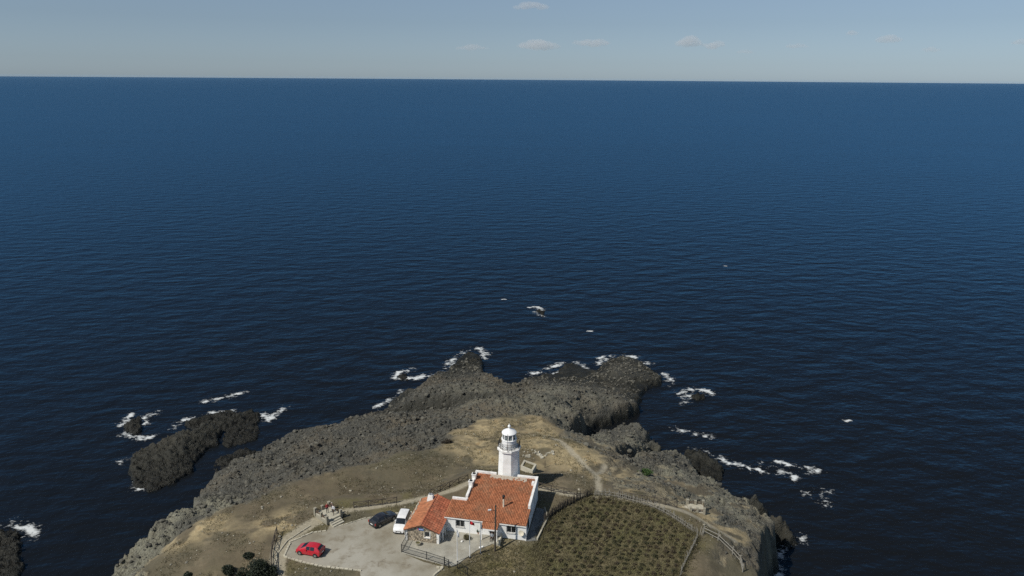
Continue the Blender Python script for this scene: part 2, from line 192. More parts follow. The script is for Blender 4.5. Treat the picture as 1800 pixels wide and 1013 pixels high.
# ---- noise on arrays
def _h(ix, iy, seed):
    n = (ix.astype(np.int64) * 374761393 + iy.astype(np.int64) * 668265263 + seed * 1442695041) & 0xffffffff
    n = ((n ^ (n >> 13)) * 1274126177) & 0xffffffff
    n = ((n ^ (n >> 16)) * 2246822519) & 0xffffffff
    return ((n ^ (n >> 15)) & 0xffffff) / float(0xffffff)
def vnoise(x, y, seed=0):
    ix = np.floor(x); iy = np.floor(y); fx = x - ix; fy = y - iy
    fx = fx * fx * fx * (fx * (fx * 6 - 15) + 10); fy = fy * fy * fy * (fy * (fy * 6 - 15) + 10)
    a = _h(ix, iy, seed); b = _h(ix + 1, iy, seed); c = _h(ix, iy + 1, seed); d = _h(ix + 1, iy + 1, seed)
    return (a * (1 - fx) + b * fx) * (1 - fy) + (c * (1 - fx) + d * fx) * fy
def fbm(x, y, seed=0, oct=4, gain=0.5):
    s = 0; a = 1; t = 0
    for i in range(oct):
        s = s + a * vnoise(x * 2 ** i + 17.3 * i, y * 2 ** i - 9.1 * i, seed + i); t += a; a *= gain
    return s / t
def voro(x, y, seed=0):
    ix = np.floor(x); iy = np.floor(y); f1 = np.full(x.shape, 9.0); f2 = np.full(x.shape, 9.0); cid = np.zeros(x.shape)
    for dx in (-1, 0, 1):
        for dy in (-1, 0, 1):
            cx = ix + dx; cy = iy + dy
            px = cx + _h(cx, cy, seed); py = cy + _h(cx, cy, seed + 91)
            d = np.hypot(px - x, py - y); m = d < f1
            f2 = np.where(m, f1, np.minimum(f2, d)); cid = np.where(m, _h(cx, cy, seed + 55), cid); f1 = np.where(m, d, f1)
    return f1, f2, cid
def in_poly(x, y, poly):
    r = np.zeros(x.shape, bool); n = len(poly)
    for i in range(n):
        x0, y0 = poly[i][:2]; x1, y1 = poly[(i + 1) % n][:2]
        if y0 == y1: continue
        r ^= ((y0 > y) != (y1 > y)) & (x < (x1 - x0) * (y - y0) / (y1 - y0) + x0)
    return r
def seg_dist(x, y, pts, closed=False):
    d = np.full(x.shape, 1e9); n = len(pts)
    for i in range(n if closed else n - 1):
        x0, y0 = pts[i][:2]; x1, y1 = pts[(i + 1) % n][:2]
        dx, dy = x1 - x0, y1 - y0; L2 = dx * dx + dy * dy + 1e-9
        t = np.clip(((x - x0) * dx + (y - y0) * dy) / L2, 0, 1)
        d = np.minimum(d, (x - x0 - t * dx) ** 2 + (y - y0 - t * dy) ** 2)
    return np.sqrt(d)
def sdist(x, y, poly):  # positive inside
    d = seg_dist(x, y, poly, True); return np.where(in_poly(x, y, poly), d, -d)
def sstep(a, b, x):
    t = np.clip((x - a) / (b - a), 0, 1); return t * t * (3 - 2 * t)
def along(pts, step):
    """points every step metres along a polyline, with headings"""
    out = []; acc = 0.0
    for i in range(len(pts) - 1):
        a = Vector(pts[i]); b = Vector(pts[i + 1]); d = (b - a).length
        while acc <= d:
            p = a + (b - a) * (acc / d); out.append((p.x, p.y, p.z, math.atan2(b.y - a.y, b.x - a.x))); acc += step
        acc -= d
    return out

# ------------------------------------------------------------------ materials
def nmat(name):
    m = bpy.data.materials.new(name); m.use_nodes = True
    nt = m.node_tree; return m, nt, nt.nodes['Principled BSDF']
def node(nt, kind, **kw):
    n = nt.nodes.new(kind)
    for k, v in kw.items():
        if k in n.inputs: n.inputs[k].default_value = v
        else: setattr(n, k, v)
    return n
def mixc(nt, fac, a, b, mode='MIX'):
    n = nt.nodes.new('ShaderNodeMix'); n.data_type = 'RGBA'; n.blend_type = mode
    for idx, v in ((0, fac), (6, a), (7, b)):
        if isinstance(v, (int, float)): n.inputs[idx].default_value = v
        elif isinstance(v, (tuple, list)): n.inputs[idx].default_value = (*v[:3], 1)
        else: nt.links.new(v, n.inputs[idx])
    return n.outputs[2]
def math_(nt, op, a, b=0.0, c=None, clamp=False):
    n = nt.nodes.new('ShaderNodeMath'); n.operation = op; n.use_clamp = clamp
    for i, v in enumerate((a, b, c)):
        if v is None: continue
        if isinstance(v, (int, float)): n.inputs[i].default_value = v
        else: nt.links.new(v, n.inputs[i])
    return n.outputs[0]
def noise(nt, vec, scale, detail=3.0, rough=0.55, out=0):
    n = nt.nodes.new('ShaderNodeTexNoise'); n.inputs['Scale'].default_value = scale; n.inputs['Detail'].default_value = detail; n.inputs['Roughness'].default_value = rough
    if vec is not None: nt.links.new(vec, n.inputs['Vector'])
    return n.outputs[out]
def ramp(nt, fac, p0, p1):
    n = nt.nodes.new('ShaderNodeMapRange'); n.inputs[1].default_value = p0; n.inputs[2].default_value = p1; n.clamp = True
    nt.links.new(fac, n.inputs[0]); return n.outputs[0]
def objvec(nt): return nt.nodes.new('ShaderNodeTexCoord').outputs['Object']
def geovec(nt): return nt.nodes.new('ShaderNodeNewGeometry').outputs['Position']

def simple(name, col, rough=0.7, metal=0.0, var=0.25, scale=3.0, dirt=None, bump=0.0, bscale=20.0, island=0.0, spec=0.4):
    """a base colour broken up by two sizes of noise"""
    m, nt, b = nmat(name); vec = geovec(nt)
    n1 = noise(nt, vec, scale, 4.0, 0.6); n2 = noise(nt, vec, scale * 9, 2.0, 0.6)
    c = mixc(nt, ramp(nt, n1, 0.3, 0.7), tuple(x * (1 - var) for x in col), tuple(min(1, x * (1 + var * 0.6)) for x in col))
    c = mixc(nt, math_(nt, 'MULTIPLY', ramp(nt, n2, 0.35, 0.75), var * 0.7), c, tuple(x * 0.45 for x in col))
    if dirt: c = mixc(nt, math_(nt, 'MULTIPLY', ramp(nt, noise(nt, vec, scale * 0.7, 5.0, 0.7), 0.48, 0.68), dirt[1]), c, dirt[0])
    if island:
        g = nt.nodes.new('ShaderNodeNewGeometry')
        c = mixc(nt, island, c, mixc(nt, g.outputs['Random Per Island'], tuple(x * 0.35 for x in col), tuple(min(1, x * 1.9) for x in col)))
    nt.links.new(c, b.inputs['Base Color']); b.inputs['Roughness'].default_value = rough; b.inputs['Metallic'].default_value = metal
    b.inputs['Specular IOR Level'].default_value = spec
    if bump:
        bn = nt.nodes.new('ShaderNodeBump'); bn.inputs['Strength'].default_value = bump; bn.inputs['Distance'].default_value = 0.05
        nt.links.new(noise(nt, vec, bscale, 3.0), bn.inputs['Height']); nt.links.new(bn.outputs[0], b.inputs['Normal'])
    return m

M = {}
M['whitewash'] = simple('whitewash', (0.80, 0.80, 0.78), 0.85, var=0.06, scale=0.8, dirt=((0.50, 0.48, 0.42), 0.4), bump=0.08, bscale=5)
M['white_trim'] = simple('white_trim', (0.80, 0.79, 0.76), 0.7, var=0.10, scale=2.0, dirt=((0.35, 0.33, 0.28), 0.5))
M['white_metal'] = simple('white_metal', (0.80, 0.80, 0.79), 0.4, var=0.06, scale=3.0)
M['tile'] = simple('roof_tile', (0.360, 0.138, 0.064), 0.85, var=0.35, scale=0.55, dirt=((0.27, 0.185, 0.115), 0.6), island=0.30)
M['tile_old'] = simple('old_roof_tile', (0.33, 0.10, 0.05), 0.85, var=0.35, scale=0.8, dirt=((0.30, 0.20, 0.13), 0.5), island=0.35)
M['tile_bed'] = simple('tile_bed', (0.14, 0.055, 0.032), 0.9, var=0.3, scale=1.0)
M['mortar'] = simple('mortar', (0.48, 0.42, 0.34), 0.9, var=0.25, scale=3.0)
M['glass'] = simple('window_glass', (0.02, 0.025, 0.03), 0.08, var=0.2, spec=0.6)
M['dark_iron'] = simple('dark_iron', (0.025, 0.027, 0.028), 0.55, 0.2, var=0.2)
M['wood_dark'] = simple('weathered_dark_wood', (0.075, 0.062, 0.048), 0.9, var=0.35, scale=4.0, island=0.25)
M['wood_pale'] = simple('sunbleached_wood', (0.22, 0.208, 0.178), 0.9, var=0.3, scale=4.0, island=0.35)
M['wood_brown'] = simple('brown_wood', (0.12, 0.085, 0.055), 0.85, var=0.3, scale=4.0, island=0.2)
M['concrete'] = simple('concrete', (0.34, 0.33, 0.28), 0.9, var=0.22, scale=0.35, dirt=((0.19, 0.165, 0.12), 0.55), bump=0.2)
M['courtyard'] = simple('courtyard_concrete', (0.36, 0.345, 0.29), 0.9, var=0.25, scale=0.6, dirt=((0.20, 0.175, 0.13), 0.5), bump=0.2)
M['slab_grey'] = simple('grey_slab', (0.20, 0.205, 0.20), 0.9, var=0.35, scale=1.3, dirt=((0.10, 0.10, 0.09), 0.5))
M['kerb'] = simple('pale_kerb', (0.46, 0.43, 0.34), 0.9, var=0.25, scale=1.2, dirt=((0.25, 0.22, 0.16), 0.4), island=0.15)
M['stone'] = simple('field_stone', (0.27, 0.25, 0.195), 0.9, var=0.3, scale=3.0, island=0.35)
M['stone_pale'] = simple('pale_stone', (0.40, 0.375, 0.30), 0.9, var=0.25, scale=2.0, island=0.25)
M['gable_stone'] = simple('gable_stone', (0.30, 0.255, 0.19), 0.9, var=0.3, scale=4.0, island=0.75)
M['rock_loose'] = simple('loose_rock', (0.088, 0.084, 0.068), 0.9, var=0.35, scale=1.5, island=0.45, bump=0.4)
M['rock_dark'] = simple('dark_boulder', (0.12, 0.112, 0.09), 0.9, var=0.4, scale=1.2, dirt=((0.20, 0.185, 0.14), 0.5), bump=0.5, bscale=6)
M['leaf_dark'] = simple('dark_evergreen_leaf', (0.017, 0.025, 0.012), 0.7, var=0.4, scale=3.0, island=0.3)
M['leaf_green'] = simple('green_leaf', (0.045, 0.085, 0.022), 0.7, var=0.4, scale=3.0, island=0.3)
M['leaf_olive'] = simple('olive_leaf', (0.088, 0.078, 0.038), 0.8, var=0.4, scale=2.0, island=0.4)
M['leaf_weed'] = simple('weed_leaf', (0.050, 0.050, 0.022), 0.9, var=0.4, scale=2.0, island=0.4)
M['leaf_dry'] = simple('dry_leaf', (0.065, 0.052, 0.030), 0.9, var=0.4, scale=2.0, island=0.4)
M['leaf_dead'] = simple('dead_twig', (0.035, 0.026, 0.018), 0.9, var=0.3, scale=2.0, island=0.3)
M['grass_dry'] = simple('dry_grass', (0.17, 0.15, 0.075), 0.9, var=0.4, scale=1.0, island=0.45)
M['bark'] = simple('bark', (0.08, 0.062, 0.045), 0.95, var=0.3)
M['flag_red'] = simple('red_flag', (0.45, 0.012, 0.02), 0.8, var=0.1)
M['flag_white'] = simple('white_flag', (0.75, 0.75, 0.75), 0.8, var=0.1)
M['flag_grey'] = simple('grey_flag', (0.22, 0.23, 0.25), 0.8, var=0.2)
M['sign_blue'] = simple('blue_sign', (0.05, 0.16, 0.45), 0.5, var=0.1)
M['sign_red'] = simple('red_sign', (0.45, 0.03, 0.04), 0.5, var=0.1)
M['cream'] = simple('cream_paint', (0.62, 0.57, 0.45), 0.7, var=0.12)
M['tyre'] = simple('tyre_rubber', (0.02, 0.02, 0.02), 0.9, var=0.2)
M['rim'] = simple('alloy_rim', (0.5, 0.5, 0.5), 0.35, 0.7, var=0.1)
M['car_glass'] = simple('car_glass', (0.012, 0.015, 0.018), 0.05, var=0.1, spec=0.8)
M['plate'] = simple('number_plate', (0.75, 0.75, 0.73), 0.5, var=0.05)
M['lamp_clear'] = simple('clear_lamp', (0.7, 0.7, 0.68), 0.15, var=0.05, spec=0.8)
M['lamp_red'] = simple('red_lamp', (0.35, 0.01, 0.01), 0.2, var=0.05, spec=0.8)
M['black_plastic'] = simple('black_plastic', (0.02, 0.02, 0.02), 0.6, var=0.1)
def car_paint(name, col):
    m, nt, b = nmat(name); b.inputs['Base Color'].default_value = (*col, 1); b.inputs['Roughness'].default_value = 0.35
    b.inputs['Coat Weight'].default_value = 0.6; b.inputs['Coat Roughness'].default_value = 0.06
    c = mixc(nt, ramp(nt, noise(nt, geovec(nt), 2.0, 5.0, 0.7), 0.4, 0.75), col, tuple(x * 0.75 + 0.03 for x in col)); nt.links.new(c, b.inputs['Base Color'])
    return m
M['paint_red'] = car_paint('red_car_paint', (0.48, 0.008, 0.022))
M['paint_black'] = car_paint('black_car_paint', (0.008, 0.009, 0.014))
M['paint_white'] = car_paint('white_car_paint', (0.78, 0.78, 0.77))
M['skin'] = simple('skin', (0.42, 0.26, 0.18), 0.6, var=0.05)
M['hair'] = simple('dark_hair', (0.015, 0.012, 0.01), 0.6, var=0.2)
def cloth(name, col): M[name] = simple(name, col, 0.9, var=0.2, scale=6.0)
cloth('cloth_red', (0.30, 0.02, 0.03)); cloth('cloth_black', (0.02, 0.02, 0.025)); cloth('cloth_white', (0.72, 0.72, 0.72)); cloth('cloth_grey', (0.28, 0.30, 0.32)); cloth('cloth_brown', (0.07, 0.05, 0.035)); cloth('cloth_navy', (0.03, 0.035, 0.06))

# ground: colours follow what the ground is made of (rock, ochre earth, dry grass, pale trodden earth)
def ground_material():
    m, nt, b = nmat('headland_ground')
    vec = geovec(nt)
    at1 = nt.nodes.new('ShaderNodeAttribute'); at1.attribute_name = 'ground'
    sep = nt.nodes.new('ShaderNodeSeparateColor'); nt.links.new(at1.outputs['Color'], sep.inputs[0])
    rock, ochre, pale = sep.outputs[0], sep.outputs[1], sep.outputs[2]
    green = at1.outputs['Alpha']
    big = noise(nt, vec, 0.07, 4.0, 0.6); mid = noise(nt, vec, 0.45, 5.0, 0.65); fine = noise(nt, vec, 2.6, 5.0, 0.7); grain = noise(nt, vec, 9.0, 3.0, 0.7)
    soil = mixc(nt, ramp(nt, mid, 0.35, 0.65), (0.098, 0.080, 0.052), (0.158, 0.128, 0.083))
    soil = mixc(nt, ramp(nt, big, 0.42, 0.62), soil, (0.105, 0.094, 0.062))
    soil = mixc(nt, math_(nt, 'MULTIPLY', ramp(nt, noise(nt, vec, 0.9, 6.0, 0.72), 0.50, 0.62), 0.55), soil, (0.072, 0.064, 0.040))
    soil = mixc(nt, math_(nt, 'MULTIPLY', ramp(nt, noise(nt, vec, 0.22, 5.0, 0.7), 0.54, 0.66), 0.6), soil, (0.20, 0.165, 0.108))
    soil = mixc(nt, math_(nt, 'MULTIPLY', ramp(nt, fine, 0.5, 0.75), 0.6), soil, (0.066, 0.062, 0.038))
    soil = mixc(nt, math_(nt, 'MULTIPLY', ramp(nt, grain, 0.62, 0.75), 0.5), soil, (0.24, 0.215, 0.155))
    och = mixc(nt, ramp(nt, fine, 0.3, 0.7), (0.315, 0.245, 0.132), (0.430, 0.355, 0.215))
    och = mixc(nt, math_(nt, 'MULTIPLY', ramp(nt, mid, 0.55, 0.7), 0.7), och, (0.26, 0.165, 0.075))
    c = mixc(nt, math_(nt, 'MULTIPLY', ochre, ramp(nt, mid, 0.25, 0.55)), soil, och)
    grs = mixc(nt, ramp(nt, fine, 0.3, 0.7), (0.085, 0.080, 0.032), (0.145, 0.125, 0.055))
    c = mixc(nt, math_(nt, 'MULTIPLY', green, ramp(nt, mid, 0.3, 0.6)), c, grs)
    rk = mixc(nt, ramp(nt, fine, 0.3, 0.7), (0.034, 0.034, 0.031), (0.088, 0.087, 0.076))
    rk = mixc(nt, math_(nt, 'MULTIPLY', ramp(nt, mid, 0.5, 0.68), 0.45), rk, (0.125, 0.105, 0.068))
    lich = mixc(nt, ramp(nt, fine, 0.3, 0.7), (0.140, 0.136, 0.100), (0.285, 0.275, 0.205))
    rk = mixc(nt, math_(nt, 'MULTIPLY', ochre, ramp(nt, mid, 0.2, 0.5)), rk, lich)
    rk = mixc(nt, math_(nt, 'MULTIPLY', ramp(nt, big, 0.5, 0.64), 0.65), rk, (0.135, 0.108, 0.070))
    rk = mixc(nt, math_(nt, 'MULTIPLY', ramp(nt, big, 0.46, 0.34), 0.55), rk, (0.050, 0.051, 0.046))
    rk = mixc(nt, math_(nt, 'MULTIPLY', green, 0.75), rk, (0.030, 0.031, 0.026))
    vor = nt.nodes.new('ShaderNodeTexVoronoi'); vor.inputs['Scale'].default_value = 3.4; nt.links.new(vec, vor.inputs['Vector'])
    rk = mixc(nt, 0.5, rk, mixc(nt, vor.outputs['Color'], rk, (0.12, 0.118, 0.10)), 'MIX')
    rk = mixc(nt, math_(nt, 'MULTIPLY', ramp(nt, grain, 0.56, 0.70), 0.6), rk, (0.22, 0.217, 0.185))
    rk = mixc(nt, math_(nt, 'MULTIPLY', ramp(nt, grain, 0.48, 0.30), 0.75), rk, (0.018, 0.018, 0.016))
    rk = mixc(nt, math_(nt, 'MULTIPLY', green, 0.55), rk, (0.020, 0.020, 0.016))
    c = mixc(nt, rock, c, rk)
    pl = mixc(nt, ramp(nt, fine, 0.35, 0.65), (0.270, 0.240, 0.175), (0.380, 0.345, 0.262))
    c = mixc(nt, pale, c, pl)
    # rock that the sea keeps wet and weedy
    xyz = nt.nodes.new('ShaderNodeSeparateXYZ'); nt.links.new(vec, xyz.inputs[0])
    hgt = math_(nt, 'ADD', xyz.outputs[2], math_(nt, 'MULTIPLY', math_(nt, 'SUBTRACT', mid, 0.5), 4.0))
    wet = ramp(nt, hgt, 4.0, 1.2)
    c = mixc(nt, math_(nt, 'MULTIPLY', wet, 0.93), c, (0.019, 0.019, 0.014))
    c = mixc(nt, math_(nt, 'MULTIPLY', ramp(nt, hgt, 1.6, 0.5), 0.8), c, (0.008, 0.008, 0.006))
    nt.links.new(c, b.inputs['Base Color'])
    rr = math_(nt, 'SUBTRACT', 0.95, math_(nt, 'MULTIPLY', wet, 0.4)); nt.links.new(rr, b.inputs['Roughness'])
    b.inputs['Specular IOR Level'].default_value = 0.25
    bn = nt.nodes.new('ShaderNodeBump'); bn.inputs['Strength'].default_value = 0.9; bn.inputs['Distance'].default_value = 0.20
    hb = math_(nt, 'ADD', noise(nt, vec, 3.0, 5.0, 0.75), math_(nt, 'MULTIPLY', vor.outputs['Distance'], -0.7)); hb = math_(nt, 'MULTIPLY', hb, math_(nt, 'ADD', 0.18, rock)); nt.links.new(hb, bn.inputs['Height']); nt.links.new(bn.outputs[0], b.inputs['Normal'])
    return m
M['ground'] = ground_material()

def sea_material():
    m, nt, b = nmat('sea_water')
    nt.nodes.remove(b); out = nt.nodes['Material Output']
    pos = geovec(nt)
    mp = nt.nodes.new('ShaderNodeMapping'); nt.links.new(pos, mp.inputs[0]); mp.inputs['Rotation'].default_value = (0, 0, R(-7))
    base = mp.outputs[0]
    def height(off):
        va = nt.nodes.new('ShaderNodeVectorMath'); va.operation = 'ADD'; nt.links.new(base, va.inputs[0]); va.inputs[1].default_value = off
        tot = None
        for sx, sy, amp, det in ((1 / 11.0, 1 / 6.5, 0.72, 1.5), (1 / 4.5, 1 / 2.8, 0.34, 2.0), (1 / 1.3, 1 / 0.9, 0.10, 1.0)):
            sc = nt.nodes.new('ShaderNodeVectorMath'); sc.operation = 'MULTIPLY'; nt.links.new(va.outputs[0], sc.inputs[0]); sc.inputs[1].default_value = (sx, sy, 1)
            h = math_(nt, 'MULTIPLY', noise(nt, sc.outputs[0], 1.0, det, 0.5), amp)
            tot = h if tot is None else math_(nt, 'ADD', tot, h)
        return tot
    e = 0.15
    h0 = height((0, 0, 0)); hx = height((e, 0, 0)); hy = height((0, e, 0))
    st = nt.nodes.new('ShaderNodeMapping'); nt.links.new(pos, st.inputs[0]); st.inputs['Scale'].default_value = (.003, .009, 1)
    patch = ramp(nt, noise(nt, st.outputs[0], 1.0, 5.0, 0.6), 0.3, 0.7)
    gain = math_(nt, 'ADD', 0.8, math_(nt, 'MULTIPLY', patch, 0.45))
    sx = math_(nt, 'MULTIPLY', math_(nt, 'MULTIPLY', math_(nt, 'SUBTRACT', h0, hx), 1 / e), gain)
    sy = math_(nt, 'MULTIPLY', math_(nt, 'MULTIPLY', math_(nt, 'SUBTRACT', h0, hy), 1 / e), gain)
    cb = nt.nodes.new('ShaderNodeCombineXYZ'); nt.links.new(sx, cb.inputs[0]); nt.links.new(sy, cb.inputs[1]); cb.inputs[2].default_value = 1.0
    nm = nt.nodes.new('ShaderNodeVectorMath'); nm.operation = 'NORMALIZE'; nt.links.new(cb.outputs[0], nm.inputs[0])
    # light scattered back out of the water body, and the sky mirrored in a surface whose steepest reflections are hidden by other waves
    d = nt.nodes.new('ShaderNodeBsdfDiffuse'); nt.links.new(mixc(nt, patch, SEA_BODY[0], SEA_BODY[1]), d.inputs[0]); nt.links.new(nm.outputs[0], d.inputs['Normal'])
    g = nt.nodes.new('ShaderNodeBsdfGlossy'); g.inputs['Color'].default_value = (*SEA_TINT, 1); g.inputs['Roughness'].default_value = SEA_ROUGH; nt.links.new(nm.outputs[0], g.inputs['Normal'])
    fr = nt.nodes.new('ShaderNodeFresnel'); fr.inputs['IOR'].default_value = 1.333; nt.links.new(nm.outputs[0], fr.inputs['Normal'])
    fac = math_(nt, 'MINIMUM', math_(nt, 'MULTIPLY', fr.outputs[0], 0.72), SEA_MAX)
    mx = nt.nodes.new('ShaderNodeMixShader'); nt.links.new(fac, mx.inputs[0]); nt.links.new(d.outputs[0], mx.inputs[1]); nt.links.new(g.outputs[0], mx.inputs[2])
    nt.links.new(mx.outputs[0], out.inputs['Surface'])
    return m
SEA_BODY = ((0.0066, 0.0070, 0.0072), (0.0076, 0.0084, 0.0092)); SEA_TINT = (0.27, 0.65, 1.0); SEA_ROUGH = 0.25; SEA_MAX = 0.42
M['sea'] = sea_material()

# ------------------------------------------------------------------ sea
def build_sea():
    radii = [60 * 1.22 ** i for i in range(34)]
    radii = [r for r in radii if r < 40000] + [40000.0]
    n = 96; mb = MB(); vs = [(0, 120, 0)]; fs = []
    for r in radii: vs += [(r * math.cos(2 * math.pi * k / n), 120 + r * math.sin(2 * math.pi * k / n), 0) for k in range(n)]
    fs += [(0, 1 + k, 1 + (k + 1) % n) for k in range(n)]
    for i in range(len(radii) - 1):
        a = 1 + i * n; c = a + n
        fs += [(a + k, c + k, c + (k + 1) % n, a + (k + 1) % n) for k in range(n)]
    mb.add(vs, fs)
    o = mb.build('sea', M['sea']); tag(o, 'dark blue open sea stretching to the horizon', 'sea', kind='structure')
build_sea()

# ------------------------------------------------------------------ headland
def idw(x, y, pts, power=3.2):
    num = np.zeros(x.shape); den = np.zeros(x.shape)
    for px, py, pz in pts:
        w = ((x - px) ** 2 + (y - py) ** 2 + 0.6) ** (-power / 2); num += w * pz; den += w
    return num / den
def densify(poly, step=3.0):
    out = []
    for i in range(len(poly)):
        a = np.array(poly[i]); b = np.array(poly[(i + 1) % len(poly)]); n = max(1, int(np.hypot(*(b - a)[:2]) / step))
        out += [tuple(a + (b - a) * k / n) for k in range(n)]
    return out
def rocky(x, y, seed):
    """height of broken volcanic rock, in metres, about zero mean"""
    wx = x + 1.2 * (vnoise(x * .5, y * .5, seed + 1) - .5); wy = y + 1.2 * (vnoise(x * .5, y * .5, seed + 2) - .5)
    a, a2, ca = voro(wx / 3.4, wy / 2.6, seed); b, b2, cb = voro(wx / 1.3, wy / 1.1, seed + 3); c, c2, cc = voro(wx / .52, wy / .48, seed + 5)
    u = (x * .83 + y * .56) / 5.0; v = (-x * .56 + y * .83) / 1.5; st = 1 - 2 * np.abs(fbm(u, v, seed + 12, 3) - .5)
    h = .30 * (ca - .5) + 0.32 * (.55 - a) + 0.36 * (cb - .5) + 0.36 * (.5 - b) + 0.45 * (cc - .5) + .42 * (.5 - c) + 1.3 * (st - .75)
    return h + 1.2 * (fbm(x / 9, y / 9, seed + 8, 3) - .5)

def grid_mesh(name, X, Y, Z, mask_ids, attr):
    """splits one height grid into objects by the id on each cell"""
    ny, nx = X.shape
    idx = np.arange(ny * nx).reshape(ny, nx)
    quads = np.stack([idx[:-1, :-1], idx[:-1, 1:], idx[1:, 1:], idx[1:, :-1]], -1).reshape(-1, 4)
    res = {}
    ids = mask_ids.reshape(-1)
    P = np.stack([X, Y, Z], -1).reshape(-1, 3); A = attr.reshape(-1, 4)
    for k in np.unique(ids):
        if k < 0: continue
        q = quads[ids == k]
        used, inv = np.unique(q, return_inverse=True); inv = inv.reshape(-1, 4)
        me = bpy.data.meshes.new(name)
        me.vertices.add(len(used)); me.vertices.foreach_set('co', P[used].astype(np.float32).ravel())
        me.loops.add(len(inv) * 4); me.loops.foreach_set('vertex_index', inv.astype(np.int32).ravel())
        me.polygons.add(len(inv)); me.polygons.foreach_set('loop_start', np.arange(0, len(inv) * 4, 4, dtype=np.int32)); me.polygons.foreach_set('loop_total', np.full(len(inv), 4, dtype=np.int32))
        ca = me.color_attributes.new('ground', 'FLOAT_COLOR', 'POINT'); ca.data.foreach_set('color', A[used].astype(np.float32).ravel())
        me.update(calc_edges=True); me.validate()
        res[int(k)] = me
    return res

STEP = 0.25
gx = np.arange(-62, 52.01, STEP)
gy = np.concatenate([np.linspace(-60, 60, 61)[:-1], np.linspace(60, 78, 37)[:-1], np.arange(78, 208.01, STEP)])
GX, GY = np.meshgrid(gx, gy)
# wider columns left and right of the fine part
wx_l = np.linspace(-110, -62, 33)[:-1]; wx_r = np.linspace(52, 90, 26)[1:]
gx = np.concatenate([wx_l, gx, wx_r]); GX, GY = np.meshgrid(gx, gy)

